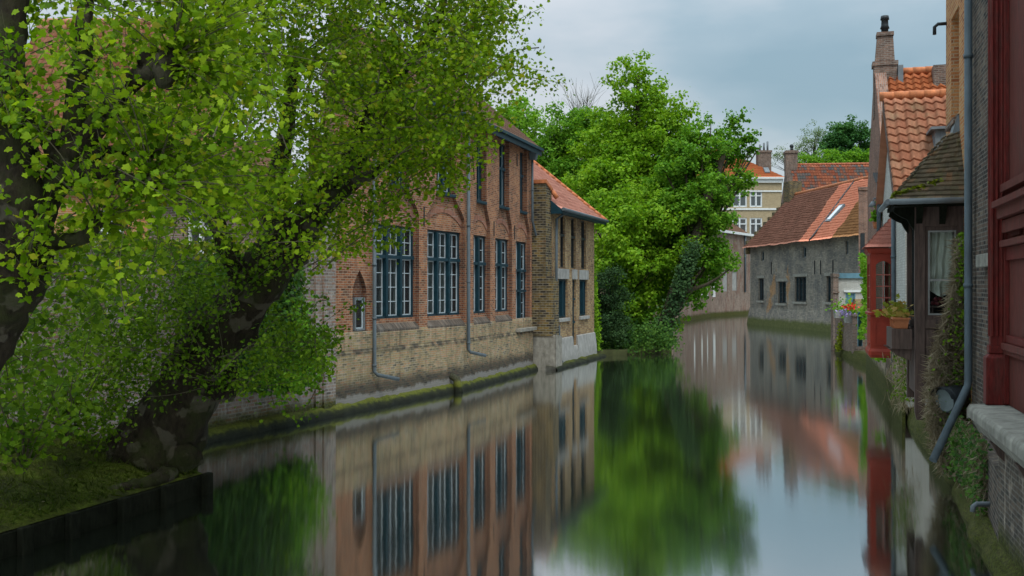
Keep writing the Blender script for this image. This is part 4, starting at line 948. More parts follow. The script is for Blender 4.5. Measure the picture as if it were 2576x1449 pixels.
for i in range(3):
    a = ox0+.17+i*(ox1-ox0-.4)/3; b_ = a+(ox1-ox0-.4)/3-.06; wf.quad((a, -OD+.08, 2.86), (b_, -OD+.08, 2.86), (b_, -OD+.08, 4.64), (a, -OD+.08, 4.64)); wf.box(b_, b_+.06, -OD+.05, -OD+.11, 2.86, 4.64)
wf.build('canal_side_window', M['dim_glass'], oriel)
wf = MB(FR); wf.box(ox0+.2, ox0+.25, -OD+.2, -.05, 1.5, 4.8); wf.box(ox0+.2, ox1-.2, -OD+.2, -.05, 2.74, 2.8); wf.build('inner_wall', M['interior'], oriel)  # near-black colour carries the dim inside of the oriel
# oriel roof: hipped, mossy slates
er = oz1+.08; ov = .43; ap = (( ox0+ox1)/2-.1, 0, 6.25); c0 = (ox1+.38, -OD-ov, er); c1 = (ox0+.2, -OD-ov, er); w0 = (ox1+.38, 0.0, er); w1 = (ox0+.2, 0, er)
mid0 = ((ox0+ox1)/2+.2, -.15, 6.2); mid1 = ((ox0+ox1)/2-.2, -.15, 6.2); wt = ((ox0+ox1)/2+.2, 0, 6.28); wt1 = ((ox0+ox1)/2-.2, 0, 6.28)
r = MB(FR); tiles(r, c0, w0, mid0, wt, 9, 15, 0, .035, 4, sag=.05, flat=True); tiles(r, c1, c0, mid1, mid0, 11, 15, 0, .035, 4, sag=.05, flat=True); tiles(r, w1, c1, wt1, mid1, 8, 15, 0, .035, 4, sag=.05, flat=True)
r.quad(wt, mid0, mid1, wt1); r.build('roof', M['slate'], oriel)
r = MB(FR); r.hexa([(ox0+.25, -OD-ov+.06, er-.09), (ox1+.31, -OD-ov+.06, er-.09), (ox1+.31, 0, er-.09), (ox0+.25, 0, er-.09), (ox0+.25, -OD-ov+.06, er-.02), (ox1+.31, -OD-ov+.06, er-.02), (ox1+.31, 0, er-.02), (ox0+.25, 0, er-.02)])
for yy in (-OD+.02, -.4): r.prism([(ox1+.28, er-.09), (ox1-.02, er-.09), (ox1-.02, er-.42), (ox1+.05, er-.3), (ox1+.14, er-.22)], yy, yy+.1)
for xx in (ox0+.3, ox1-.2): r.prismx([(-OD-ov+.1, er-.09), (-OD, er-.09), (-OD, er-.5), (-OD-.06, er-.42), (-OD-.12, er-.3), (-OD-.25, er-.24), (-OD-.35, er-.16)], xx, xx+.12)
r.build('soffit', M['black_wood'], oriel)
r = MB(FR); r.tube([(ox0+.12, -OD-ov-.05, er-.02), (ox1+.42, -OD-ov-.05, er-.02)], .05, 8); r.tube([(ox1+.42, -OD-ov-.03, er-.02), (ox1+.42, .0, er-.02)], .05, 8); r.build('gutter', M['lead'], oriel)
r = MB(FR); r.hexa([(wt1[0], -.12, 6.2), (wt[0]+.1, -.12, 6.2), (wt[0]+.1, 0, 6.2), (wt1[0], 0, 6.2), (wt1[0], -.03, 6.55), (wt[0]+.05, -.03, 6.55), (wt[0]+.05, 0, 6.55), (wt1[0], 0, 6.55)]); r.build('lead_flashing', M['lead'], oriel)
# moss and small plants along the oriel gutter
pts = []; nn = []
for i in range(520):
    a = RNG.uniform(0, 1)**1.6; b_ = RNG.uniform(); P = FR.w((ox1+.38-(ox1-ox0+.2)*b_*.9 if RNG.uniform() < .5 else ox1+.3-.2*a, -OD-ov+.05+a*.8, er+.05+a*.25+RNG.uniform(0, .09))); pts.append(P[:]); nn.append((RNG.normal()*.6, RNG.normal()*.6-.3, .8))
mt_ = leaves('moss_tuft', pts, nn, RNG.uniform(.04, .1, len(pts)), M['moss_leaf']); mt_['kind'] = 'stuff'; tag(mt_, 'yellow green moss and weeds growing on the mossy slate roof edge', 'moss')
# cloth hanging in the oriel window
c = MB(FR); nu_, nv_ = 40, 44; g = []
for j in range(nv_+1):
    row = []
    for i in range(nu_+1):
        u = i/nu_; v = j/nv_
        bot = 3.24+.2*abs(u-.5)**1.4*2; z = 4.44-(4.44-bot)*v
        fold = .035*math.sin(u*22+v*5*math.sin(u*3))*(1-.3*v)+.055*math.sin((v*15-abs(u-.42)*12))*v+.03*mnoise.noise(Vector((u*4, v*5, 1)))
        row.append(c.P((X_-.14+fold, ya+.02+(yb_-ya-.04)*u, z)))
    g.append(row)
for a, b_ in zip(g, g[1:]):
    for i in range(nu_): c.face([a[i], a[i+1], b_[i+1], b_[i]], smooth=True)
tag(c.build('curtain', M['cloth']), 'grey draped cloth curtain hanging inside the wooden oriel window', 'curtain')
for i, (yy, zz) in enumerate(((.1, 3.13), (.17, 3.12), (.25, 3.14), (.15, 3.2), (.22, 3.21))):
    f = MB(FR); f.blob((X_-.16, ya+yy, zz), .04, 10, .05); f.tube([(X_-.16, ya+yy, zz+.035), (X_-.155, ya+yy, zz+.06)], .005, 5)
    tag(f.build('fruit', M['fruit']), 'dark red round fruit heaped behind the oriel window pane below the curtain', 'fruit', 'dark red fruits in the oriel window')
b = MB(FR); b.box(X_-.3, X_-.06, ya+.05, ya+.34, 3.05, 3.08); b.box(X_-.28, X_-.25, ya+.07, ya+.1, 2.8, 3.05); b.box(X_-.1, X_-.07, ya+.07, ya+.1, 2.8, 3.05); b.box(X_-.28, X_-.25, ya+.29, ya+.32, 2.8, 3.05); b.box(X_-.1, X_-.07, ya+.29, ya+.32, 2.8, 3.05); tag(b.build('stool', M['dark_wood']), 'small dark stand holding the red fruit inside the oriel window', 'stand')
# wooden trough bracket and window box with plants
tb = MB(FR); tx0, tx1 = ox0+.1, ox1-.2; ty = -OD-.03
tb.box(tx0, tx1, ty-.34, ty, 2.62, 2.66); tb.box(tx0, tx1, ty-.34, ty-.31, 2.3, 2.62); tb.box(tx1-.03, tx1, ty-.31, ty, 2.3, 2.62); tb.box(tx0, tx0+.03, ty-.31, ty, 2.3, 2.62); tb.prismx([(ty, 2.3), (ty-.4, 2.3), (ty-.25, 2.18), (ty, 2.08)], tx1-.2, tx1-.05); tb.prismx([(ty, 2.3), (ty-.4, 2.3), (ty-.25, 2.18), (ty, 2.08)], tx0+.05, tx0+.2)
tb.build('shelf', M['dark_wood'], oriel)
wb = thing('window_box', 'terracotta trough of yellow green leaves on the wooden shelf of the oriel', 'planter', FR.w(((tx0+tx1)/2, ty-.2, 2.66)))
b = MB(FR)
for (x0, x1, y0, y1) in ((tx0+.3, tx1-.06, ty-.3, ty-.04),):
    b.hexa([(x0+.03, y0+.03, 2.665), (x1-.03, y0+.03, 2.665), (x1-.03, y1-.03, 2.665), (x0+.03, y1-.03, 2.665), (x0, y0, 2.83), (x1, y0, 2.83), (x1, y1, 2.83), (x0, y1, 2.83)]); b.box(x0-.02, x1+.02, y0-.02, y1+.02, 2.831, 2.86)
    for k in range(9): x = x0+.05+(x1-x0-.1)*k/8; b.box(x-.008, x+.008, y0-.005, y0+.03, 2.67, 2.83)
b.build('trough', M['terracotta'], wb)
pts = [FR.w((RNG.uniform(tx0+.25, tx1), ty-.2+RNG.normal()*.14, 2.88+abs(RNG.normal())*.12))[:] for _ in range(170)]
leaves('plant', pts, RNG.normal(size=(170, 3))*.7+np.array([0, -.4, .6]), RNG.uniform(.06, .14, 170), leafmat('autumn_leaf', (.12, .13, .02), (.2, .22, .03), (.34, .2, .08), .3), wb, 'plane')

# --- dark brick house with red timber front and stone ledge
dh = thing('dark_brick_house', 'dark brick house at the right edge with oxblood timber front on a stone ledge', 'house', FR.w((rx(13, FR), 2, .5)))
xd0, xd1 = xn, rx(5, FR)
m = MB(FR); m.box(xd0, xd1, .005, 6, -.6, 12.5); m.build('wall', M['dark_brick'], dh)
m = MB(FR)
for i in range(150):
    z = .7+i*.078; w_ = .06 if i % 2 else .02; xe = rx(13.05, FR); m.box(xe-.14-w_, xe, -.05, .004, z, z+.066)
m.build('quoin', M['dark_brick'], dh)
s = MB(FR); sx0, sx1 = FR.X(2456, -.12), rx(13.1, FR); s.box(sx0, sx1, -.13, .003, FR.Z(2470, 672, -.1), FR.Z(2470, 640, -.1)); s.build('stone_sill', M['stone'], dh, .01)
# lower plastered wall under the ledge
LWP = [(4.4, 6.5), (5.35, 10), (6.02, 12.3), (6.98, 14.8), (7.6, 17)]
def lower_wall(name, pts, z1, mat, off=0):
    w = MB(); L_ = 0
    for a_, b_ in zip(pts, pts[1:]):
        l_ = (Vector(b_)-Vector(a_)).length
        w.face([w.P((a_[0]-off, a_[1], -.6)), w.P((b_[0]-off, b_[1], -.6)), w.P((b_[0]-off, b_[1], z1)), w.P((a_[0]-off, a_[1], z1))][::-1], [(L_+l_, z1), (L_+l_, -.6), (L_, -.6), (L_, z1)][::-1] if False else [(L_, z1), (L_+l_, z1), (L_+l_, -.6), (L_, -.6)])
        w.face([w.P((a_[0]-off, a_[1], z1)), w.P((b_[0]-off, b_[1], z1)), w.P((b_[0]+1, b_[1], z1+.1)), w.P((a_[0]+1, a_[1], z1+.1))]); L_ += l_
    e = pts[-1]; w.quad((e[0]-off, e[1], -.6), (e[0]+1, e[1], -.6), (e[0]+1, e[1], z1), (e[0]-off, e[1], z1))
    return w.build(name, mat, dh)
lower_wall('wall_foot', LWP[:3], 1.52, M['peeling']); lower_wall('wall_foot', LWP[2:], 1.1, M['dark_brick'])
# ledge
lx0 = rx(12.75, FR); lz = 1.88
s = MB(FR); s.prismx([(-.62, lz-.05), (-.59, lz), (0, lz+.03), (0, lz-.16), (-.62, lz-.16)], lx0, xd1); s.prismx([(-.48, lz-.34), (-.58, lz-.161), (0, lz-.161), (0, lz-.34)], lx0+.03, xd1); s.build('stone_ledge', M['stone'], dh, .015)
for Yk in (11.9, 10.4):
    xk = rx(Yk, FR); s = MB(FR); s.prismx([(-.5, lz-.345), (0, lz-.345), (0, lz-.75), (-.15, lz-.75), (-.42, lz-.5)], xk-.09, xk+.09); s.build('corbel', M['dark_wood'], dh)
# red timber front
py_ = -.16; zt_ = 9.0
t_ = MB(FR); pxa = rx(12.85, FR); t_.box(pxa+.12, xd1, py_, -.01, lz+.03, zt_); t_.build('timber_panel', M['brown_paint'], dh)
def pilaster(x0, x1):
    p = MB(FR); p.box(x0-.02, x1+.04, -.42, py_, lz+.02, lz+.62); p.hexa([(x0-.02, -.42, lz+.621), (x1+.04, -.42, lz+.621), (x1+.04, py_, lz+.621), (x0-.02, py_, lz+.621), (x0+.02, -.36, lz+.68), (x1-.01, -.36, lz+.68), (x1-.01, py_, lz+.68), (x0+.02, py_, lz+.68)])
    p.box(x0, x1+.01, -.38, py_, lz+.68, lz+.78); p.box(x0+.015, x1-.01, -.36, py_, lz+.78, zt_)
    for k in range(3): y = -.355+k*.055; p.tube([(x1-.008, y+.02, lz+.9), (x1-.008, y+.02, zt_)], .018, 8)
    for k in range(2): x = x0+.045+k*.05; p.tube([(x, -.362, lz+.9), (x, -.362, zt_)], .014, 8)
    return p.build('pilaster', M['old_red_paint'], dh, .006)
pilaster(pxa, pxa+.16)
t_ = MB(FR); xr0 = pxa+.22
for z0, z1, yo in ((4.28, 4.42, -.3), (4.42, 4.5, -.36), (4.1, 4.26, -.24), (3.92, 4.0, -.27), (4.62, 4.72, -.26)): t_.box(xr0, xd1, yo, py_-.001, z0, z1)
for z0, z1, yo in ((2.62, 2.7, -.25), (2.56, 2.62, -.22)): t_.box(xr0, xd1, yo, py_-.001, z0, z1)
for i in range(5): z = 4.045+i*.011; t_.box(xr0+.3, xr0+.9, -.2, py_-.001, z, z+.006)
t_.build('moulded_rail', M['brown_paint'], dh, .006)
t_ = MB(FR)
for x0, x1 in ((xr0-.04, xr0+.06), (xr0+1.3, xr0+1.42), (xr0+2.6, xr0+2.72)):
    t_.box(x0, x1, -.215, py_-.001, 2.705, 3.915); t_.box(x0, x1, -.215, py_-.001, lz+.04, 2.555); t_.box(x0, x1, -.215, py_-.001, 4.725, zt_)
t_.box(xr0+.061, xd1, -.205, py_-.001, 3.75, 3.915); t_.box(xr0+.061, xd1, -.205, py_-.001, 2.705, 2.8)
t_.build('stile', M['old_red_paint'], dh, .005)
# overflow pipe in the quay
o = MB(); e0 = at(2512, 1268, 13.4); o.tube([e0+Vector((.2, 0, 0)), e0-Vector((.3, 0, .0)), e0-Vector((.35, .02, .03)), e0-Vector((.36, .02, .1))], .035, 8); tag(o.build('overflow_pipe', M['lead']), 'grey overflow pipe sticking out of the quay near the stone ledge', 'pipe')

# --- floodlight
fl = thing('floodlight', 'big round black floodlight pointing over the water beside the downpipe', 'floodlight', at(2410, 1090, 16.9))
fc = at(2383, 1005, 16.7); ax = Vector((-.86, -.38, -.18)).normalized()
b = MB(); b.tube([fc-ax*.42, fc-ax*.4, fc-ax*.2, fc-ax*.02, fc+ax*.05], [.1, .17, .2, .22, .22], 20); b.build('housing', M['dark_metal'], fl)
b = MB(); b.tube([fc+ax*.052, fc+ax*.07], .19, 20); b.build('lens', plain('lamp_lens', (.12, .14, .14), .12, .1, 3, spec=.7), fl)
b = MB()
for i in range(11):
    t0 = R(-75+15*i); a_ = ax.cross(Vector((0, 0, 1))).normalized(); u_ = a_.cross(ax).normalized(); q0 = fc+ax*.05+(a_*math.sin(t0)+u_*math.cos(t0))*.235; b_ = q0+ax*.09
    if i: b.quad(pq[0], q0, b_, pq[1])
    pq = (q0, b_)
b.build('visor', M['dark_metal'], fl)
b = MB(); k0 = at(2400, 1092, 16.9); b.tube([fc-ax*.2+Vector((0, 0, -.2)), k0], .018, 6); b.box(k0.x-.05, k0.x+.45, k0.y-.04, k0.y+.04, k0.z-.04, k0.z+.02); b.build('bracket', M['dark_metal'], fl)

# --- dry climber beside the oriel
cl = thing('climbing_plant', 'dry tangled brown climber with green leaves hanging between the oriel and the downpipe', 'climber', at(2400, 1150, 17))
N_ = 9500; P = []; D = []
VY = [585, 700, 800, 900, 1000, 1080, 1190]; VL = [2402, 2396, 2374, 2338, 2324, 2332, 2366]; VR = [2426, 2428, 2430, 2434, 2446, 2456, 2458]
for i in range(N_):
    py = 600+590*RNG.uniform()**.75; l_ = np.interp(py, VY, VL); r_ = np.interp(py, VY, VR); px = l_+(r_-l_)*RNG.beta(1.3, 1.3)
    P.append(at(px, py, RNG.uniform(16.75, 17.3))[:]); D.append((RNG.normal()*.6-.4, RNG.normal()*.5, -.3+RNG.normal()*.55))
leaves('stem', P, RNG.normal(size=(N_, 3))+np.array([0, -1, 0]), RNG.uniform(.12, .36, N_), M['dry'], cl, 'blade', D)
P = []
for i in range(2000):
    py = 585+610*RNG.uniform()**1.1; l_ = np.interp(py, VY, VL); r_ = np.interp(py, VY, VR); px = r_-(r_-l_)*RNG.beta(1, 2.6); P.append(at(px, py, RNG.uniform(16.6, 17.3))[:])
leaves('foliage', P, RNG.normal(size=(len(P), 3))*.6+np.array([-.3, -.6, .5]), RNG.uniform(.03, .07, len(P)), M['shade_leaf'], cl)
c3 = thing('climbing_plant', 'dark green and brown growth hanging over the mossy quay below the downpipe end', 'climber', (6.9, 15, .3))
P = []; D = []
for i in range(3600):
    Y = RNG.uniform(13.6, 17.4); P.append((np.interp(Y, [12.3, 14.8, 17, 18], [6.02, 6.98, 7.6, 7.95])-.02-abs(RNG.normal())*.07, Y, .3+.95*RNG.uniform()**.8)); D.append((RNG.normal()*.3-.2, RNG.normal()*.4, -1))
leaves('stem', P, RNG.normal(size=(3600, 3))+np.array([-.6, -.6, 0]), RNG.uniform(.1, .3, 3600), M['dry'], c3, 'blade', D)
P2 = [(x+RNG.normal()*.05-.03, y+RNG.normal()*.05, z+RNG.normal()*.05) for x, y, z in P[:2600]]
leaves('foliage', P2, RNG.normal(size=(2600, 3))*.5+np.array([-.6, -.5, .5]), RNG.uniform(.03, .075, 2600), M['ivy_leaf'], c3)
N_ = 700; P = [at(2272+RNG.normal()*16, 880+RNG.uniform()*150, RNG.uniform(20.5, 22.5))[:] for _ in range(N_)]
c2 = thing('climbing_plant', 'small brown and green weeds hanging on the quay below the window box', 'climber', at(2272, 1040, 21.5))
leaves('stem', P, RNG.normal(size=(N_, 3))+np.array([0, -1, 0]), RNG.uniform(.12, .35, N_), M['dry'], c2, 'blade', np.tile([0, 0, -1.], (N_, 1))); P2 = [at(2275+RNG.normal()*17, 870+RNG.uniform()*140, RNG.uniform(20.3, 22))[:] for _ in range(500)]
leaves('foliage', P2, RNG.normal(size=(500, 3))+np.array([-.3, -.5, .4]), RNG.uniform(.03, .08, 500), M['shade_leaf'], c2)

# --- white house with old orange roof
wh = thing('white_house', 'white painted brick house with weathered orange pantiles and a grey dormer', 'house', FR2.w((rx(29.5, FR2), 3, .6)))
a0, a1, ar = rx(33.2, FR2), rx(25.6, FR2), rx(29.5, FR2); we, wr = 5.75, 9.0; DEP = 8
m = MB(FR2); m.face([m.P((a0, 0, .4)), m.P((a1+.6, 0, .4)), m.P((a1+.6, 0, we-.5)), m.P((a1, 0, we)), m.P((ar, 0, wr-.1)), m.P((a0, 0, we))]); m.quad((a1+.6, 0, .4), (a1+.6, DEP, .4), (a1+.6, DEP, we-.5), (a1+.6, 0, we-.5)); m.build('wall', M['white_brick'], wh)
r = MB(FR2); sl_ = (wr-we)/(ar-a1)
tiles(r, (a1+.35, -.22, we+sl_*.35*1), (a1+.35, DEP, we+sl_*.35), (ar, -.22, wr+.05), (ar, DEP, wr+.05), 30, 13, .034, .055, 8, sag=.05); r.quad((a0-.2, DEP, we-.1), (a0-.2, -.22, we-.1), (ar, -.22, wr), (ar, DEP, wr)); r.build('roof', M['old_orange_tile'], wh)
r = MB(FR2); ridge_tiles(r, (ar, -.24, wr+.09), (ar, DEP, wr+.09), .13, 20); r.build('ridge_tile', M['ridge'], wh)
r = MB(FR2); r.box(a1+.1, a1+.35, -.3, DEP, we-.33, we-.18); r.tube([(a1+.5, -.35, we-.35), (a1+.5, DEP, we-.35)], .07, 8); r.build('gutter', M['lead'], wh)
s = MB(FR2); s.box(a0, a1+.6, -.08, .0, -.3, 1.5); s.build('plinth', M['quay'], wh)
# verge board
r = MB(FR2); r.hexa([(a1+.3, -.24, we-.45), (a1+.35, -.16, we-.45), (ar, -.16, wr-.25), (ar, -.24, wr-.25), (a1+.35, -.24, we-.3), (a1+.35, -.16, we-.3), (ar, -.16, wr-.03), (ar, -.24, wr-.03)]); r.build('verge_board', M['dark_wood'], wh)
xpw = rx(27.75, FR2); pipe(FR2, wh, [(xpw, -.07, we-.2), (xpw, -.07, 1.3)], .06, collars=(.3, .6, .9))
q0 = FR2.loc(at(2352, 425, 27)); q1 = FR2.loc(at(2352, 325, 28.3))
dm = MB(FR2); dxn = rx(26.9, FR2); dxf = rx(28.8, FR2); dy0 = FR2.loc(at(2350, 400, 26.9)).y; dz1 = CAMZ+(CY-330)/2500*26.9
dm.box(dxf, dxn, dy0, dy0+1.6, we+.6, dz1); dm.box(dxf-.1, dxn+.12, dy0-.12, dy0+1.7, dz1, dz1+.07); dm.box(dxn, dxn+.02, dy0+.15, dy0+.18, we+.9, dz1-.01); dm.build('dormer', M['lead'], wh)
# --- chimney house
chh = thing('brick_house', 'brick gabled house with bright orange tiles and a tall chimney behind the white house', 'house', FR2.w((rx(37, FR2), 3, .6)))
b0, b1, br_ = rx(41.5, FR2), rx(32.8, FR2), rx(37.2, FR2); he, hr = 7.3, 11.35
m = MB(FR2); m.prism([(b0, .4), (b1, .4), (b1, he+.3), (br_, hr+.3), (b0, he+.3)], 0, .4); m.box(b0+.1, b1-.1, .4, DEP, .4, he-.1); m.build('wall', M['warm_brick'], chh)
r = MB(FR2); tiles(r, (b1+.2, .2, he), (b1+.2, DEP, he), (br_, .2, hr), (br_, DEP, hr), 28, 16, .045, .05, 6, sag=.03); r.quad((b0-.2, DEP, he-.1), (b0-.2, .3, he-.1), (br_, .3, hr), (br_, DEP, hr)); r.build('roof', M['orange_tile'], chh)
r = MB(FR2); ridge_tiles(r, (br_, .1, hr+.08), (br_, DEP, hr+.08), .14, 18); r.build('ridge_tile', M['ridge'], chh)
c = MB(FR2); c.box(br_-.3, br_+.3, -.03, .78, hr-1.6, hr+.45); c.box(br_-.34, br_+.34, -.08, .82, hr+.3, hr+.46); c.hexa([(br_-.27, .02, hr+.46), (br_+.27, .02, hr+.46), (br_+.27, .7, hr+.46), (br_-.27, .7, hr+.46), (br_-.22, .1, hr+1.5), (br_+.22, .1, hr+1.5), (br_+.22, .64, hr+1.5), (br_-.22, .64, hr+1.5)]); c.box(br_-.29, br_+.29, .07, .67, hr+1.42, hr+1.55); ch = c.build('chimney', M['dull_brick'], chh)
c = MB(FR2); c.tube([(br_, .37, hr+1.5), (br_, .37, hr+1.72), (br_, .37, hr+1.73), (br_, .37, hr+1.85), (br_, .37, hr+1.86), (br_, .37, hr+2.05), (br_, .37, hr+2.06), (br_, .37, hr+2.2)], [.12, .13, .17, .13, .13, .12, .16, .14], 12); c.build('chimney_pot', M['dark_metal'], ch)
c = MB(FR2); c.box(br_+.1, br_+.45, .8, .98, hr-.75, hr+.25); c.build('lead_flashing', M['lead'], chh)
c = MB(FR2); yc = FR2.loc(at(2368, 200, 36.5)).y; c.box(br_+.2, br_+.8, yc-.35, yc+.35, hr-1.2, hr+.1); c.build('chimney', M['dull_brick'], chh)
lp = MB(FR2); lpx = rx(33.2, FR2); lp.tube([(lpx, -.05, 6.35), (lpx, -.25, 6.4), (lpx, -.28, 6.25)], [.03, .03, .03], 6); lp.tube([(lpx, -.28, 6.3), (lpx, -.28, 6.12)], [.06, .16], 10); lp.build('wall_lamp', M['lead'], chh)
pipe(FR2, chh, [(b1-.05, -.12, he-.2), (b1-.05, -.12, 4.9)], .07)
g = MB(FR2); g.hexa([(b1-.2, -.22, he-.4), (b1+.1, -.22, he-.4), (b1+.1, -.02, he-.4), (b1-.2, -.02, he-.4), (b1-.28, -.3, he-.1), (b1+.18, -.3, he-.1), (b1+.18, -.02, he-.1), (b1-.28, -.02, he-.1)]); g.build('rainwater_head', M['zinc'], chh)
s = MB(FR2); s.box(b0, b1, -.06, -.003, -.3, 1.3); s.build('plinth', M['quay'], chh)
# red bay window
by0 = -.66; bx1 = rx(28.05, FR2); bx0 = bx1-2.1
bay_ = MB(FR2); zb0, zb1, zs_, zt_ = 1.42, 4.5, 2.62, 4.5
chx = .42
def bay_ring(z, g=0.): return [(bx1+g, 0, z), (bx1+g, by0+.02-g*.0, z), (bx1-.02, by0-g, z), (bx0+chx, by0-g, z), (bx0-g, by0+.3, z), (bx0-g, 0, z)]
def ringband(mb, z0, z1, g0, g1):
    a = [mb.P(p) for p in bay_ring(z0, g0)]; b = [mb.P(p) for p in bay_ring(z1, g1)]
    for i in range(5): mb.face([a[i], b[i], b[i+1], a[i+1]])
for z0, z1, g0, g1 in ((1.42, 1.5, .0, .05), (1.5, 1.6, .05, .05), (1.6, 1.68, .05, .0), (1.68, 2.6, 0, 0), (2.6, 2.64, .0, .06), (2.64, 2.7, .06, .06), (2.7, 2.72, .06, 0), (4.36, 4.4, 0, .05), (4.4, 4.52, .05, .1)): ringband(bay_, z0, z1, g0, g1)
bay_.face([bay_.P(p) for p in bay_ring(1.42)])
# corner posts and heads around glazing
for x0, x1, y0, y1 in ((bx1-.09, bx1, by0+.02, by0+.15), (bx1-.09, bx1, -.12, 0), (bx0+chx-.05, bx0+chx+.08, by0, by0+.1), (bx1-.2, bx1-.09, by0, by0+.1), (bx0, bx0+.08, -.14, 0)): bay_.box(x0, x1, y0, y1, 2.7, 4.37)
bay_.box(bx1-.07, bx1-.005, by0+.15, -.12, 2.72, 2.8); bay_.box(bx0+chx, bx1-.2, by0+.005, by0+.08, 2.72, 2.8); bay_.box(bx0+chx, bx1-.2, by0+.005, by0+.08, 4.1, 4.37)
nar = 10; yA, yB = by0+.15, -.12
for i in range(nar):
    u0 = i/nar; u1 = (i+1)/nar; z0 = 4.06+.1*(1-(2*u0-1)**2); z1 = 4.06+.1*(1-(2*u1-1)**2); ya_ = yA+(yB-yA)*u0; yb2 = yA+(yB-yA)*u1
    bay_.hexa([(bx1-.07, ya_, z0), (bx1-.005, ya_, z0), (bx1-.005, yb2, z1), (bx1-.07, yb2, z1), (bx1-.07, ya_, 4.37), (bx1-.005, ya_, 4.37), (bx1-.005, yb2, 4.37), (bx1-.07, yb2, 4.37)])
# raised panels
for z0, z1 in ((1.78, 1.81), (2.47, 2.5)): bay_.box(bx1, bx1+.018, by0+.12, -.1, z0, z1)
for y in (by0+.12, -.13): bay_.box(bx1, bx1+.018, y, y+.03, 1.811, 2.469)
bay_.box(bx0+chx+.1, bx1-.15, by0-.018, by0, 1.8, 1.83); bay_.box(bx0+chx+.1, bx1-.15, by0-.018, by0, 2.45, 2.48)
bayo = bay_.build('bay_window', M['red_paint'], chh); bayo['label'] = 'oxblood red bay window with arched glazed side'
gb = MB(FR2); gb.box(bx1-.05, bx1-.025, (yA+yB)/2-.015, (yA+yB)/2+.015, 2.8, 4.14)
for k in range(1, 4): z = 2.8+k*.325; gb.box(bx1-.048, bx1-.027, yA, yB, z-.015, z+.015)
for k in range(1, 4): z = 2.8+k*.325; gb.box(bx0+chx, bx1-.2, by0+.03, by0+.05, z-.015, z+.015)
for k in range(1, 4): x = bx0+chx+(bx1-.2-bx0-chx)*k/4; gb.box(x-.02, x+.02, by0+.028, by0+.052, 2.8, 4.1)
gb.build('glazing_bar', plain('pinkish_paint', (.3, .08, .06), .45, .1, 4), bayo)
gp = MB(FR2); gp.quad((bx1-.04, yA, 2.8), (bx1-.04, yB, 2.8), (bx1-.04, yB, 4.16), (bx1-.04, yA, 4.16)); gp.quad((bx0+chx, by0+.04, 2.8), (bx1-.2, by0+.04, 2.8), (bx1-.2, by0+.04, 4.1), (bx0+chx, by0+.04, 4.1)); gp.quad((bx0+.04, -.1, 2.7), (bx0+chx, by0+.06, 2.7), (bx0+chx, by0+.06, 4.37), (bx0+.04, -.1, 4.37)); gp.build('pane', M['glass_clear'], bayo)
gi = MB(FR2); gi.box(bx0+.1, bx1-.15, -.03, -.005, 2.6, 4.4); gi.box(bx0+.1, bx1-.1, by0+.1, -.04, 2.62, 2.68); gi.build('inner_wall', M['yellow_brick'], bayo)
r = MB(FR2); ez_ = 4.55; g_ = .16; ap0 = (bx1-.5, 0.0, 5.5); ap1 = (bx0+.7, .0, 5.5)
c0 = (bx1+g_, by0-g_, ez_); c1 = (bx1+g_, .0, ez_); c2_ = (bx0+chx-.05, by0-g_, ez_); c3 = (bx0-g_, .0, ez_)
tiles(r, c0, c1, ap0, ap0, 5, 8, 0, .02, 4, flat=True); tiles(r, c2_, c0, ap1, ap0, 10, 8, 0, .02, 4, flat=True); tiles(r, c3, c2_, ap1, ap1, 4, 8, 0, .02, 4, flat=True); r.build('roof', M['lifted_pink_tile'], bayo)

# --- brick stack and shed, terrace
bw = MB(); P0_ = at(2160, CY, 58); 
def stackbox(g, z0, z1): bw.hexa([(P0_.x-g, 58-g, z0), (P0_.x+3, 58-g, z0), (P0_.x+4.2, 61, z0), (P0_.x-g+1.1, 61, z0), (P0_.x-g, 58-g, z1), (P0_.x+3, 58-g, z1), (P0_.x+4.2, 61, z1), (P0_.x-g+1.1, 61, z1)])
ZT = CAMZ+(CY-478)/2500*58; stackbox(0, .5, ZT); stackbox(.06, ZT, ZT+.18)
q = thing('brick_stack', 'tall plain brick chimney stack right of the grey house roof', 'chimney', (P0_.x+1.5, 59.5, .5)); o = bw.build('brickwork', M['warm_brick'], q)
w_ = MB(); zc2 = CAMZ+(CY-690)/2500*58; w_.box(P0_.x+.1, P0_.x+.35, 57.97, 58.2, zc2+1.1, zc2+2.4); w_.build('blocked_window', M['dark_metal'], q)
SY = 54.2; sh = thing('white_shed', 'small white brick outbuilding with pale teal door and fascia on the terrace', 'shed', at(2140, 880, SY))
sx = lambda px: at(px, CY, SY).x; sz = lambda py: CAMZ+(CY-py)/2500*SY
m = MB(Frame((0, SY), 0)); wall_open(m, sx(2104), sx(2195), .5, sz(700), 0, .15, [rect(sx(2127), sx(2152), .7, sz(737))]); m.quad((sx(2104), 0, .5), (sx(2104)+1.6, 4, .5), (sx(2104)+1.6, 4, sz(700)), (sx(2104), 0, sz(700))); m.build('wall', M['white_brick'], sh)
m = MB(Frame((0, SY), 0)); m.hexa([(sx(2098), -.1, sz(700)+.002), (sx(2195), -.1, sz(700)+.002), (sx(2195)+1.5, 3.9, sz(700)+.002), (sx(2098)+1.5, 3.9, sz(700)+.002), (sx(2098), -.1, sz(687)), (sx(2195), -.1, sz(687)), (sx(2195)+1.5, 3.9, sz(687)), (sx(2098)+1.5, 3.9, sz(687))]); m.build('fascia', M['teal_light'], sh)
m = MB(Frame((0, SY), 0)); m.box(sx(2128), sx(2151), .05, .1, .7, sz(738)); m.box(sx(2127)+.002, sx(2130), .0, .05, .7, sz(737)-.002); m.box(sx(2149), sx(2152)-.002, .0, .05, .7, sz(737)-.002); m.box(sx(2132), sx(2147), .03, .05, sz(790), sz(745)); m.build('door', M['teal_light'], sh)
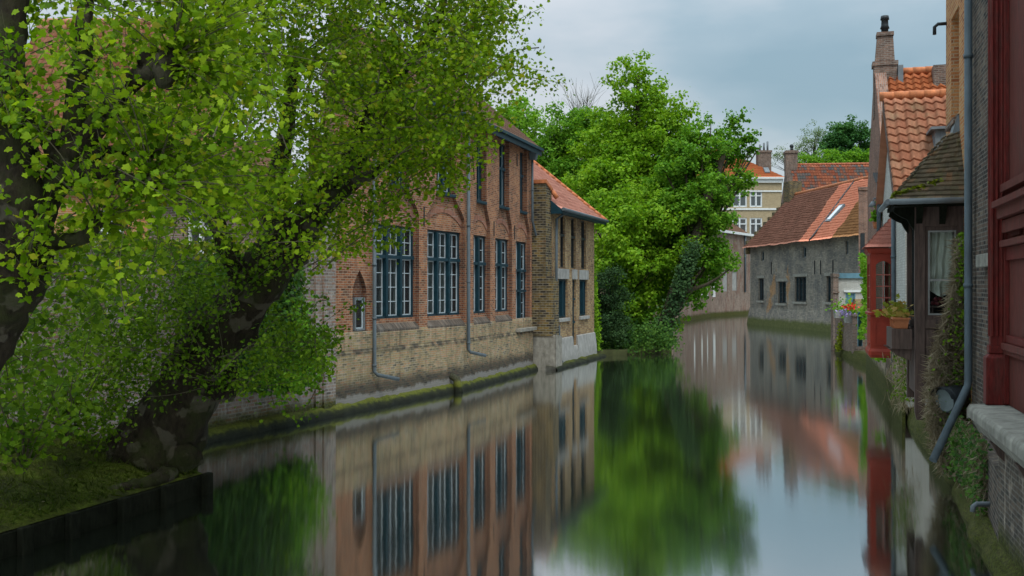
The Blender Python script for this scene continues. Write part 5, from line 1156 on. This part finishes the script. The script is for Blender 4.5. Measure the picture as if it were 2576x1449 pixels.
m = MB(Frame((0, SY), 0)); m.box(sx(2122), sx(2170), -.07, 0, sz(735), sz(730)); m.build('lintel', M['white'], sh)
m = MB(Frame((0, SY), 0)); m.box(sx(2146), sx(2172), -.3, -.01, .6, sz(752)); m.build('screen_wall', M['yellow_brick'], sh)
bp = MB(Frame((0, SY), 0)); bp.box(sx(2090), sx(2103.5), -.4, 0, -.3, sz(697)); bp.box(sx(2089), sx(2105), -.44, .03, sz(697), sz(688)); bp.box(sx(2088), sx(2105), -.46, -.4, sz(737), sz(733)); bp.box(sx(2089.5), sx(2104), -.43, -.4, .2, sz(790)); tag(bp.build('brick_pier', M['dull_brick']), 'narrow dark brick pier at the corner of the white outbuilding', 'pier')
# low terrace wall
tw = MB(Frame((0, 0), 0)); A, B = Vector((17.15, 52.8)), Vector((16.15, 47.2)); d = (B-A).normalized(); f = Frame(A, math.atan2(d.y, d.x)); tw = MB(f); tw.box(0, (B-A).length, .02, .35, .3, 2.05); tw.box(-.05, (B-A).length+.05, -.03, .4, 2.051, 2.15); tw.box((B-A).length-.02, (B-A).length+.3, -.02, 1.1, .3, 1.6); tag(tw.build('terrace_wall', M['dull_brick']), 'low brick terrace wall carrying flower boxes at the water', 'wall')
gt = MB(); g0 = at(2156, 880, 46); g1 = at(2176, 880, 45.5)
for i in range(6): x = g0.x+(g1.x-g0.x)*i/6; gt.box(x, x+.058, 45.9, 45.94, .7, 2.25+.06*(i % 2))
gt.box(g0.x, g1.x, 45.945, 45.98, 1.0, 1.1); gt.box(g0.x, g1.x, 45.945, 45.98, 1.9, 2.0); tag(gt.build('garden_gate', M['teal_light']), 'pale teal plank gate beside the red bay window', 'gate')
def planter(px, py, Y, w, h, cols, label, mat, n=90, s=.13, spread=.35, fl=None):
    c = at(px, py, Y); t = thing('flower_box', label, 'planter', c, 'flower boxes on the terrace wall'); b = MB(); b.hexa([(c.x-w*.45, Y-.14, c.z), (c.x+w*.45, Y-.14, c.z), (c.x+w*.45, Y+.14, c.z), (c.x-w*.45, Y+.14, c.z), (c.x-w/2, Y-.17, c.z+h), (c.x+w/2, Y-.17, c.z+h), (c.x+w/2, Y+.17, c.z+h), (c.x-w/2, Y+.17, c.z+h)]); b.build('box', M[mat], t)
    P = [(c.x+RNG.normal()*w*.35, Y+RNG.normal()*.15, c.z+h+abs(RNG.normal())*spread*.5) for _ in range(n)]
    leaves('plant', P, RNG.normal(size=(n, 3))+np.array([0, -.5, .6]), RNG.uniform(.6, 1.2, n)*s, M['mid_leaf'], t)
    for k, (col, nn_, dz, dx_) in enumerate(fl or []):
        P = [(c.x+dx_+RNG.normal()*w*.2, Y-.1+RNG.normal()*.12, c.z+h+dz+RNG.normal()*.09) for _ in range(nn_)]
        leaves('blossom', P, RNG.normal(size=(nn_, 3))+np.array([0, -1, .3]), RNG.uniform(.07, .14, nn_), M[col], t)
M['red_petal'] = plain('red_petal', (.6, .03, .02), .6, .2, 8); M['mauve_petal'] = plain('mauve_petal', (.35, .27, .5), .6, .2, 8)
planter(2148, 812, 47.5, .9, .42, None, 'grey box of red and mauve flowers on the terrace wall', 'concrete', 90, fl=[('red_petal', 60, .32, -.25), ('mauve_petal', 60, .08, -.45)])
planter(2120, 800, 50.5, .9, .4, None, 'grey tub of trailing green plants on the terrace wall beside the brick pier', 'concrete', 140, spread=.5)
def leafy(name, label, pts_px, Yr, n, s, mat, cat='plant', spread=7, group=None):
    P = []
    for _ in range(n):
        i = RNG.integers(0, len(pts_px)-1); u = RNG.uniform(); a = pts_px[i]; b = pts_px[i+1]
        P.append(at(a[0]+(b[0]-a[0])*u+RNG.normal()*spread, a[1]+(b[1]-a[1])*u+RNG.normal()*spread, RNG.uniform(*Yr))[:])
    o = leaves(name, P, RNG.normal(size=(n, 3))*.6+np.array([-.2, -.7, .5]), RNG.uniform(.6, 1.2, n)*s, M[mat]); return tag(o, label, cat, group)
leafy('ivy', 'green ivy column climbing between the shed and the red bay window', [(2170, 640), (2178, 700), (2177, 770), (2168, 850)], (45.2, 46.2), 900, .16, 'mid_leaf', 'ivy', 4.5)
leafy('potted_plant', 'leafy bush behind the flower box on the terrace', [(2140, 765), (2136, 800), (2160, 800), (2165, 830)], (48.2, 50), 300, .17, 'bright_leaf', 'plant', 7)
leafy('trailing_plant', 'yellow green weeds trailing down the terrace wall to the quay', [(2118, 815), (2112, 860), (2108, 880)], (49.8, 51), 350, .12, 'moss_leaf', 'plant', 4)
leafy('trailing_plant', 'bright weeds sprouting on the quay edge below the red bay window', [(2225, 900), (2238, 905), (2200, 900)], (30.2, 31.5), 180, .1, 'mid_leaf', 'plant', 4)
fp = thing('hanging_pot', 'orange clay pot of fern fixed to the brick gable above the red bay roof', 'plant pot', FR2.w((rx(33.6, FR2), -.3, 5.0))); b = MB(); c_ = at(2206, 575, 33.2); b.tube([c_, c_+Vector((0, 0, .22))], [.1, .15], 12); b.build('pot', M['terracotta'], fp); P = [(c_.x+RNG.normal()*.1, c_.y+RNG.normal()*.1, c_.z+.25+abs(RNG.normal())*.22) for _ in range(130)]; leaves('fern', P, RNG.normal(size=(130, 3))+np.array([0, 0, .6]), RNG.uniform(.08, .16, 130), M['mid_leaf'], fp)

# ================================================================== LEFT BANK: mossy ground and timber edge
edge = [Vector((-7.8, 8.2)), Vector((-6.5, 12.2)), Vector((-5.85, 14.2)), Vector((-5.12, 16.45))]
def bankmat():
    n = NT('mossy_ground'); o = n.obj()
    c = n.ramp(n.noise(o, 1.3, 6, .7), [(.35, (.022, .024, .009)), (.5, (.05, .06, .01)), (.62, (.08, .105, .012)), (.75, (.05, .04, .022))])
    c = n.mix(.6, c, n.ramp(n.noise(o, 16, 5, .75), [(.3, .25), (.7, 1.6)]), 'MULTIPLY'); n.bump(n.noise(o, 20, 6, .7), 1, .06); return n.fin(c, .95, .1)
g = MB(); rows = []; e_ = smooth_path([Vector((p.x, p.y, 0)) for p in edge], 14)
bk = [FA.w((-19, .1, 0)), FA.w((-9.2, .1, 0))]
for i, p in enumerate(e_):
    u = i/(len(e_)-1); q = bk[0].lerp(bk[1], u); row = []
    for j in range(25):
        v = j/24; P = p.lerp(q, v); z = .36+.6*v**.8+.07*mnoise.noise(P*1.2)+.03*mnoise.noise(P*5); row.append(g.P((P.x, P.y, z if j else .33)))
    rows.append(row)
for a, b in zip(rows, rows[1:]):
    for j in range(24): g.face([a[j], b[j], b[j+1], a[j+1]], smooth=True)
last = rows[-1]; lo = [g.P((g.v[i].x, g.v[i].y, -.8)) for i in last]
for j in range(24): g.face([last[j], lo[j], lo[j+1], last[j+1]])
struct(g.build('ground', bankmat()))
P = []; D = []
for i in range(9000):
    u = RNG.uniform(); v = RNG.uniform()**1.4; p = e_[int(u*(len(e_)-1))].lerp(bk[0].lerp(bk[1], u), v*.75+.015); z = .36+.6*(v*.75)**.8+.07*mnoise.noise(p*1.2)
    P.append((p.x, p.y, z+.03)); D.append((RNG.normal()*.5, RNG.normal()*.5, .8))
gs = leaves('grass', P, RNG.normal(size=(len(P), 3))+np.array([0, -1, .2]), RNG.uniform(.08, .24, len(P)), M['grass_leaf'], None, 'blade', D); gs['kind'] = 'stuff'; tag(gs, 'short mossy grass blades on the dark bank', 'grass')
P = [(*(e_[int(RNG.uniform()*(len(e_)-1))].lerp(bk[0].lerp(bk[1], .5), RNG.uniform(.02, .6)))[:2], .5) for _ in range(120)]
P = [(x, y, .42+RNG.uniform(0, .12)) for x, y, z in P]
lt = leaves('leaf_litter', P, RNG.normal(size=(len(P), 3))*.25+np.array([0, 0, 1]), RNG.uniform(.03, .055, len(P)), M['dry'], None, 'plane'); lt['kind'] = 'stuff'; tag(lt, 'pale fallen leaves scattered on the mossy bank', 'leaf litter')
rv = thing('timber_revetment', 'dark wet timber planking and posts holding the mossy bank', 'revetment', (-6.2, 13, -.2))
b = MB()
for a, c in zip(e_, e_[1:]):
    d = (c-a).normalized(); n_ = Vector((d.y, -d.x, 0)); b.hexa([a+n_*.02+Vector((0, 0, -.6)), c+n_*.02+Vector((0, 0, -.6)), c-n_*.05+Vector((0, 0, -.6)), a-n_*.05+Vector((0, 0, -.6)), a+n_*.02+Vector((0, 0, .3)), c+n_*.02+Vector((0, 0, .3)), c-n_*.05+Vector((0, 0, .34)), a-n_*.05+Vector((0, 0, .34))])
b.build('planking', M['black_wood'], rv)
for (px, Y) in ((48, 12.75), (181, 13.6), (291, 14.55), (388, 15.5), (497, 16.45), (-110, 11.7)):
    P = min(e_, key=lambda q: abs(q.y-Y)); b = MB(Frame((P.x, P.y), R(72))); b.box(-.09, .09, -.15, -.03, -.6, .345); b.build('post', M['black_wood'], rv, .02)

# ================================================================== LEFT: two pollarded plane trees
def knob(m, P, r): m.blob(P, r, 14, .45, .5)
def grow(tree_o, shoots, leaf, mat, per_m=13, tw_r=.008, name='foliage', rootm=None):
    """shoots: list of (root, tip, sag); builds shoots (thin tubes) and leaves along them"""
    P = []; Nn = []; S = []
    m = rootm
    for a, b, sag in shoots:
        a = Vector(a); b = Vector(b); L = (b-a).length
        mid = a.lerp(b, .5)+Vector((RNG.normal()*.06*L, RNG.normal()*.06*L, sag*L)); path = smooth_path([a, mid, b], 5)
        rr = tw_r*(.6+.5*L); m.tube(path, [rr*(1-.8*i/(len(path)-1)) for i in range(len(path))], 5, cap=False)
        n = int(L*per_m)
        for k in range(n):
            t = .02+.98*RNG.uniform()**.85; i = min(len(path)-2, int(t*(len(path)-1))); p = path[i].lerp(path[i+1], t*(len(path)-1)-i)
            off = Vector((RNG.normal(), RNG.normal(), RNG.normal()-.3))*.11; P.append((p+off)[:]); nn = Vector((RNG.normal()*.7, RNG.normal()*.7-.35, .55+RNG.normal()*.5)); Nn.append(nn[:]); S.append(leaf*RNG.uniform(.5, 1.15))
    return P, Nn, S
def inside(poly, x, y):
    c = False; j = len(poly)-1
    for i in range(len(poly)):
        xi, yi = poly[i]; xj, yj = poly[j]
        if (yi > y) != (yj > y) and x < (xj-xi)*(y-yi)/(yj-yi)+xi: c = not c
        j = i
    return c
def fill_shoots(poly, n, Yr, dirs, L=(.5, 1.3), hole=None, avoid=None):
    xs = [p[0] for p in poly]; ys = [p[1] for p in poly]; out = []
    while len(out) < n:
        px = RNG.uniform(min(xs), max(xs)); py = RNG.uniform(min(ys), max(ys))
        if not inside(poly, px, py): continue
        if hole and RNG.uniform() < hole(px, py): continue
        Y = RNG.uniform(*Yr)
        if avoid and Y < avoid[2]:
            q = Vector((px, py)); hit = False
            for a_, b_ in zip(avoid[0], avoid[0][1:]):
                a_ = Vector(a_[:2]); b_ = Vector(b_[:2]); t_ = max(0, min(1, (q-a_).dot(b_-a_)/(b_-a_).length_squared)); hit |= (q-a_.lerp(b_, t_)).length < avoid[1]
            if hit and RNG.uniform() < .95: continue
        tip = at(px, py, Y); d = Vector((dirs[0]+RNG.normal()*.45, dirs[1]+RNG.normal()*.5, dirs[2]+RNG.normal()*.4)).normalized(); l = RNG.uniform(*L)
        out.append((tip-d*l, tip, RNG.uniform(-.05, .15)))
    return out
# tree leaning over the water
t1 = thing('plane_tree', 'pollarded plane tree with a thick dark trunk leaning over the water', 'tree', at(365, 1190, 16.6), 'plane trees on the left bank')
m = MB(); Yt = 16.6
tp = [(330, 1260, Yt), (372, 1178, Yt), (425, 1075, Yt), (500, 930, Yt), (560, 840, Yt), (625, 745, Yt), (695, 650, Yt+.1), (765, 560, Yt+.3), (830, 490, Yt+.5), (900, 400, Yt+.8), (960, 300, Yt+1), (1000, 180, Yt+1.2)]
tr_ = [.85, .72, .62, .5, .46, .43, .4, .34, .25, .17, .11, .06]
m.tube(smooth_path([at(*p) for p in tp], 6), lerpr(tr_, 6), 22, jit=.32, ns=1.0)
for p, r in (((480, 893), .3), ((515, 815), .28), ((545, 900), .34), ((470, 1000), .3), ((560, 960), .3), ((400, 1120), .4), ((330, 1150), .4), ((450, 1150), .35), ((640, 700), .28), ((800, 500), .28)): knob(m, at(*p, Yt-.2), r)
m.tube(smooth_path([at(430, 1195, 16.0), at(380, 1212, 15.4), at(310, 1228, 14.9), at(255, 1243, 14.6)], 5), lerpr([.16, .11, .08, .03], 5), 9, jit=.5, ns=.4)
def limb(m, pts, r0, r1, k=None):
    path = smooth_path([at(*p) for p in pts], 5); n = len(path); m.tube(path, [r0+(r1-r0)*i/(n-1) for i in range(n)], 10, jit=.25, ns=.5)
    if k: knob(m, path[-1], k)
limb(m, [(765, 560, Yt+.3), (880, 470, 16.2), (1000, 400, 16)], .16, .06, .1)
limb(m, [(700, 640, Yt), (690, 500, 17.2), (720, 330, 17.8), (740, 150, 18)], .24, .1, .18)
limb(m, [(830, 490, Yt+.4), (950, 250, 16.4), (1080, 100, 16.2), (1130, -60, 16)], .13, .05, .09)
limb(m, [(625, 745, Yt), (560, 600, 16), (520, 480, 15.6)], .2, .1, .16)
limb(m, [(900, 400, 17.4), (1060, 260, 17.8), (1150, 180, 18)], .14, .06, .1)
crown_poly = [(430, -320), (1230, -320), (1300, -60), (1303, 30), (1262, 95), (1215, 190), (1225, 320), (1150, 400), (1090, 480), (1050, 560), (960, 585), (880, 610), (800, 640), (700, 600), (560, 560), (430, 400)]
shoots = fill_shoots(crown_poly, 800, (13.2, 19.5), (.65, -.05, .0), (.6, 1.4), lambda x, y: .55 if (930 < x < 1150 and y > 430) else (.5 if 540 < x < 830 and 230 < y < 420 else 0), (tp[2:8], 62, 17.4))
for tipx, tipy in ((1312, 150), (1305, 195), (1290, 235), (1262, 290), (1236, 345), (1205, 400), (1150, 470), (1062, 560), (1240, 120), (1290, 60), (1290, 15), (1010, 600), (1235, 250), (1200, 330)):
    for k in range(2): b_ = at(tipx+RNG.normal()*7, tipy+RNG.normal()*7, 15+RNG.uniform(-1, 1)); shoots.append((b_-Vector((1.4, RNG.normal()*.3, .5+RNG.normal()*.2)), b_, .12))
for kp in ((1000, 400, 16), (740, 150, 18), (520, 480, 15.6), (1130, -60, 16), (1150, 180, 18)):
    c_ = at(*kp)
    for k in range(14): d = Vector((RNG.normal()+.5, RNG.normal()*.7, RNG.normal()*.6+.5)).normalized(); shoots.append((c_, c_+d*RNG.uniform(1, 2.2), .05))
tw = MB(); A = grow(t1, shoots, .074, None, 78, .008, rootm=tw)
low_poly = [(300, 600), (560, 600), (700, 690), (735, 760), (860, 850), (840, 905), (800, 960), (740, 1000), (650, 1010), (620, 930), (640, 840), (560, 790), (480, 760), (440, 860), (470, 960), (380, 1090), (200, 1100), (150, 800)]
sh2 = fill_shoots(low_poly, 250, (15.2, 18.6), (.2, -.2, .1), (.5, 1.2), None, (tp[:8], 98, 17.4))
for kp in ((475, 893), (505, 805), (560, 960), (640, 700)):
    c_ = at(*kp, Yt-.45)
    for k in range(8): a_ = RNG.uniform(-2.6, 1.6); d = Vector((math.sin(a_)*.9, -.5+RNG.normal()*.3, math.cos(a_)*.7)).normalized(); sh2.append((c_, c_+d*RNG.uniform(.7, 1.7), -.06))
B = grow(t1, sh2, .07, None, 60, .008, rootm=tw)
m.build('trunk', M['plane_bark'], t1); tw.build('shoot', M['twig'], t1)
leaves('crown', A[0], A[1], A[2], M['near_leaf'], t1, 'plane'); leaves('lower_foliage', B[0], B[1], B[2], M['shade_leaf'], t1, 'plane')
# nearer tree at the left edge
t2 = thing('plane_tree', 'nearest plane tree with knobbly pollard heads at the left edge of the picture', 'tree', at(-420, 1440, 10.8), 'plane trees on the left bank')
m = MB(); Y2 = 10.2
m.tube(smooth_path([at(-430, 1500, 10.9), at(-260, 1180, 10.7), at(-90, 880, 10.4), at(25, 690, Y2), at(60, 560, Y2), at(40, 420, Y2), at(15, 250, Y2+.1), at(25, 80, Y2+.2), at(60, -150, Y2+.4)], 6), lerpr([.6, .5, .4, .35, .28, .24, .2, .17, .1], 6), 18, jit=.3, ns=.7)
knob(m, at(30, 690, Y2-.05), .36); knob(m, at(10, 300, Y2), .22)
limb(m, [(70, 560, Y2), (140, 460, Y2+.1), (180, 350, Y2+.1), (200, 200, Y2+.2), (215, 40, Y2+.3), (230, -120, Y2+.4)], .17, .07, .16)
limb(m, [(150, 430, Y2), (235, 330, Y2-.1), (320, 215, Y2-.2), (425, 150, Y2-.3)], .13, .09, .14)
knob(m, at(415, 190, Y2-.3), .13); knob(m, at(380, 150, Y2-.25), .12)
limb(m, [(130, 470, Y2), (215, 428, Y2-.2), (310, 448, Y2-.3), (378, 462, Y2-.4)], .1, .06, .09)
limb(m, [(140, 450, Y2), (260, 385, Y2-.1), (372, 385, Y2-.2)], .09, .05, .08)
limb(m, [(90, 620, Y2), (160, 608, Y2-.2), (215, 595, Y2-.3), (246, 560, Y2-.35)], .09, .06, .085)
limb(m, [(-30, 290, Y2), (60, 290, Y2-.1), (110, 330, Y2), (150, 420, Y2)], .1, .1)
tw = MB(); shoots = []
def burst(px, py, Y, n, ang, L):
    c_ = at(px, py, Y)
    for k in range(n): a_ = R(RNG.uniform(*ang)); l = RNG.uniform(*L); shoots.append((c_, c_+Vector((math.sin(a_), RNG.normal()*.35, math.cos(a_)))*l, RNG.uniform(.0, .1)))
burst(430, 150, Y2-.3, 34, (-60, 135), (.7, 1.8)); burst(385, 465, Y2-.4, 22, (-80, 130), (.4, 1.7)); burst(246, 555, Y2-.35, 22, (-90, 130), (.4, 1.2)); burst(372, 385, Y2-.2, 16, (-60, 110), (.5, 1.3)); burst(230, -80, Y2+.3, 22, (-120, 140), (.6, 1.5)); burst(20, 300, Y2-.2, 16, (-60, 120), (.4, 1.1)); burst(60, 680, Y2-.3, 16, (-60, 150), (.3, .9))
shoots += fill_shoots([(-60, -280), (620, -280), (680, 100), (640, 330), (560, 520), (420, 560), (-40, 560)], 210, (9.3, 13), (.4, -.1, .15), (.4, 1.1), None, ([(60, 690), (60, 500), (150, 430), (235, 330), (320, 215), (425, 150)], 42, 10.4))
A = grow(t2, shoots, .088, None, 38, .007, rootm=tw)
B = grow(t2, fill_shoots([(-60, 560), (430, 560), (420, 700), (300, 760), (120, 1050), (-60, 1150)], 120, (10.5, 13.5), (.3, -.1, .1), (.4, 1.0)), .095, None, 26, .007, rootm=tw)
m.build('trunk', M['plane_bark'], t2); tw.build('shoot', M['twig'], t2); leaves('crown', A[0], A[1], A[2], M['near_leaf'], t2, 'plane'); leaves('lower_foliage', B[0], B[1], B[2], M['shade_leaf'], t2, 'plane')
P = []
for i in range(8000):
    x = RNG.uniform(FA.X(440), FA.X(745)); z = 1.0+.35*mnoise.noise(Vector((x*1.2, 0, 3)))+RNG.uniform()**1.2*3.0
    P.append(FA.w((x, -.08-abs(RNG.normal())*.22, z))[:])
tag(leaves('ivy', P, RNG.normal(size=(len(P), 3))*.5+np.array([.9, -.5, .5]), RNG.uniform(.07, .15, len(P)), M['ivy_leaf']), 'dark ivy mantle hanging over the garden wall behind the leaning trunk', 'ivy')
# bank shrubs
for i, (px, py, Y, w, h, n, lab) in enumerate(((60, 1190, 13.4, 1.2, 1.9, 700, 'leafy shrub with thin stems on the mossy bank, nearest the left edge'), (165, 1125, 15.2, .9, 1.7, 600, 'leafy shrub at the foot of the leaning plane tree on the mossy bank'), (-60, 1060, 15.5, 1.5, 2.6, 900, 'tall leafy shrub against the garden wall at the left edge'))):
    b_ = at(px, py, Y); t = thing('shrub', lab, 'shrub', b_, 'shrubs on the mossy bank'); s = MB(); P = []
    for k in range(16):
        d = Vector((RNG.normal()*.5*w, RNG.normal()*.4*w, h*RNG.uniform(.4, 1))); s.tube(smooth_path([b_, b_+d*.5+Vector((0, 0, .12)), b_+d], 4), lerpr([.014, .009, .004], 4), 5, cap=False)
        for q in range(n//16): u = RNG.uniform(.25, 1.05); P.append((b_+d*u+Vector((RNG.normal()*.16, RNG.normal()*.16, RNG.normal()*.14)))[:])
    s.build('stem', M['twig'], t); leaves('foliage', P, RNG.normal(size=(len(P), 3))*.6+np.array([0, -.4, .7]), RNG.uniform(.05, .12, len(P)), M['shade_leaf'], t, 'plane')
leafy('climbing_plant', 'bright green climber on the pale wall right of the leaning trunk', [(745, 760), (765, 850), (740, 930), (690, 985), (800, 930), (800, 840), (770, 960), (680, 960)], (22.8, 25.3), 1000, .13, 'deep_leaf', 'climber', 18)

# ================================================================== CENTRE TREES
def C(px, py, Y): return tuple(at(px, py, Y))
tree('maple_tree', 'tallest bright green maple rising above the canal trees', (8.2, 63, .3),
     [(C(1606, 205, 62), (1.45, 1.5, 1.6), 34, .6), (C(1610, 290, 62), (2.5, 2.2, 1.5), 60, .7), (C(1605, 390, 62), (3.1, 2.6, 2.0), 95, .85), (C(1600, 490, 61), (4.2, 3, 2.4), 110, .95), (C(1685, 330, 62), (1.0, 1.2, 1.2), 18, .6), (C(1520, 370, 62), (1.3, 1.5, 1.0), 20, .65)],
     'bright_leaf', .3, 75, [Vector((8.2, 63, .3)), Vector(C(1605, 600, 62.5)), Vector(C(1602, 400, 62)), Vector(C(1605, 190, 62))], .4, limbs=70)
tree('maple_tree', 'broad bright green maple low over the canal beside the annex', (6.6, 55, .3),
     [(C(1600, 640, 54.5), (2.3, 2, 2.6), 80, .75), (C(1560, 740, 53.5), (1.3, 1.3, 2.0), 40, .65), (C(1560, 540, 56), (2.0, 2, 1.8), 48, .8), (C(1660, 560, 56), (1.7, 2, 1.8), 40, .8)], 'bright_leaf', .27, 80, None, .22, limbs=30)
tree('maple_tree', 'ivy clad leaning maple with deep green leaves reaching over the water', C(1650, 885, 53),
     [(C(1760, 400, 56), (1.4, 1.8, 2.0), 44, .6), (C(1762, 520, 55), (1.6, 1.8, 1.8), 56, .65), (C(1755, 640, 55.8), (1.5, 1.5, 1.7), 44, .6), (C(1845, 370, 57), (.7, 1, 1.1), 15, .42), (C(1842, 470, 56), (.6, 1, 1.0), 14, .4), (C(1808, 655, 54), (.7, 1, .45), 15, .42), (C(1745, 730, 55), (.8, .8, .9), 16, .45), (C(1720, 470, 57), (1.5, 1.5, 1.8), 34, .75)]+[(C(x, y, 56.5), (.16, .2, .75), 7, .26) for x, y in ((1783, 315), (1812, 345), (1838, 312), (1852, 330), (1868, 318), (1884, 335), (1894, 375))],
     'deep_leaf', .25, 80, [Vector(C(1648, 888, 53)), Vector(C(1690, 770, 53)), Vector(C(1735, 640, 53.6)), Vector(C(1790, 480, 54.5)), Vector(C(1830, 360, 56))], .55, limbs=46)
# upright top shoots of the leaning maple
leafy('ivy', 'dark ivy wrapping the leaning maple trunk at the water', [(1655, 880), (1692, 775), (1722, 690), (1745, 620)], (52.2, 53.2), 2600, .17, 'holly_leaf', 'ivy', 11)
tree('holly_tree', 'dark holly bush next to the yellow brick annex', (5.1, 51.5, .3), [(C(1527, 760, 51.2), (.75, .8, 1.9), 60, .42), (C(1540, 830, 51.2), (.8, .8, .9), 34, .4)], 'holly_leaf', .13, 130, None, .12, limbs=14)
leafy('ivy', 'green creeper climbing the far corner of the yellow brick annex', [(1492, 640), (1495, 720), (1500, 800), (1506, 880)], (49.2, 49.9), 900, .13, 'bright_leaf', 'ivy', 4)
leafy('undergrowth', 'ivy and weeds spilling over the bank to the water under the maples', [(1500, 884), (1545, 889), (1600, 888), (1505, 868), (1560, 878), (1620, 872), (1690, 862), (1640, 840), (1560, 850), (1690, 820)], (50.5, 53.5), 5600, .14, 'ivy_leaf', 'undergrowth', 13)
tree('maple_tree', 'mid green maple filling the middle of the bank behind the leaning trunk', (9.2, 60, .3), [(C(1690, 640, 58), (2.2, 2, 3), 80, .85), (C(1640, 790, 55.5), (1.8, 1.4, 1.6), 50, .65), (C(1700, 520, 60), (1.8, 2, 1.7), 40, .85)], 'mid_leaf', .27, 75, None, .25, limbs=26)
tree('lime_tree', 'green tree behind the roof of the long brick house, leftmost of the far crowns', (0.2, 76, .3), [(C(1300, 330, 76), (2.4, 2.4, 2.2), 70, .9), (C(1290, 430, 76), (3, 2.5, 2.5), 60, 1)], 'mid_leaf', .32, 70, None, .3)
tree('lime_tree', 'deeper green tree behind the annex roof ridge', (4.6, 72, .3), [(C(1440, 380, 72), (2.2, 2.2, 2.6), 80, .9), (C(1420, 500, 72), (2.8, 2.5, 3.2), 100, 1), (C(1470, 320, 72), (1.2, 1.2, 1.4), 30, .7), (C(1380, 440, 73), (1.5, 1.8, 2.0), 50, .9)], 'deep_leaf', .32, 75, None, .3)
# bare twigs tree
bt_ = thing('bare_tree', 'bare twiggy treetop showing above the green crowns left of the tall maple', 'tree', (5.6, 78, .3)); m = MB(); b0_ = Vector((5.6, 78, .3)); top_ = Vector(C(1465, 330, 78)); m.tube([b0_, top_], [.25, .12], 8)
for i in range(30):
    e = Vector(C(1465+RNG.normal()*30, 262+RNG.normal()*26, 78+RNG.normal())); m.tube(smooth_path([top_, top_.lerp(e, .5)+Vector((RNG.normal()*.25, 0, .1)), e], 4), lerpr([.03, .018, .007], 4), 4, cap=False)
    for k in range(3): f_ = e+Vector((RNG.normal()*.5, RNG.normal()*.4, RNG.uniform(.1, .8))); s_ = top_.lerp(e, RNG.uniform(.55, .9)); m.tube([s_, f_], [.012, .005], 4, cap=False)
m.build('branch', M['twig'], bt_)
# far trees on the right
tree('far_tree', 'round dark green tree on the skyline beyond the patchy roof', C(2140, 460, 165), [(C(2140, 362, 165), (3.3, 3, 3.2), 110, 1.2), (C(2105, 385, 165), (2.3, 2, 1.6), 36, 1)], 'far_deep', .5, 70, None, .4)
tree('far_tree', 'pale thin leaved tree on the skyline left of the round dark tree', C(2040, 480, 170), [(C(2050, 350, 170), (2.5, 2.5, 2.6), 44, .9), (C(2010, 385, 170), (2.4, 2, 1.7), 34, .9), (C(1962, 395, 170), (1.6, 1.6, 1.0), 16, .8)], 'far_leaf', .3, 26, None, .35, limbs=60)
tree('far_tree', 'light green low trees just above the patchy tiled roof', C(2110, 470, 150), [(C(2080, 408, 150), (3.8, 2, 1.1), 60, .9), (C(2165, 405, 150), (2.2, 2, 1.2), 40, .9), (C(2040, 418, 150), (2, 2, .8), 22, .8)], 'mid_leaf', .4, 60, None, .3)
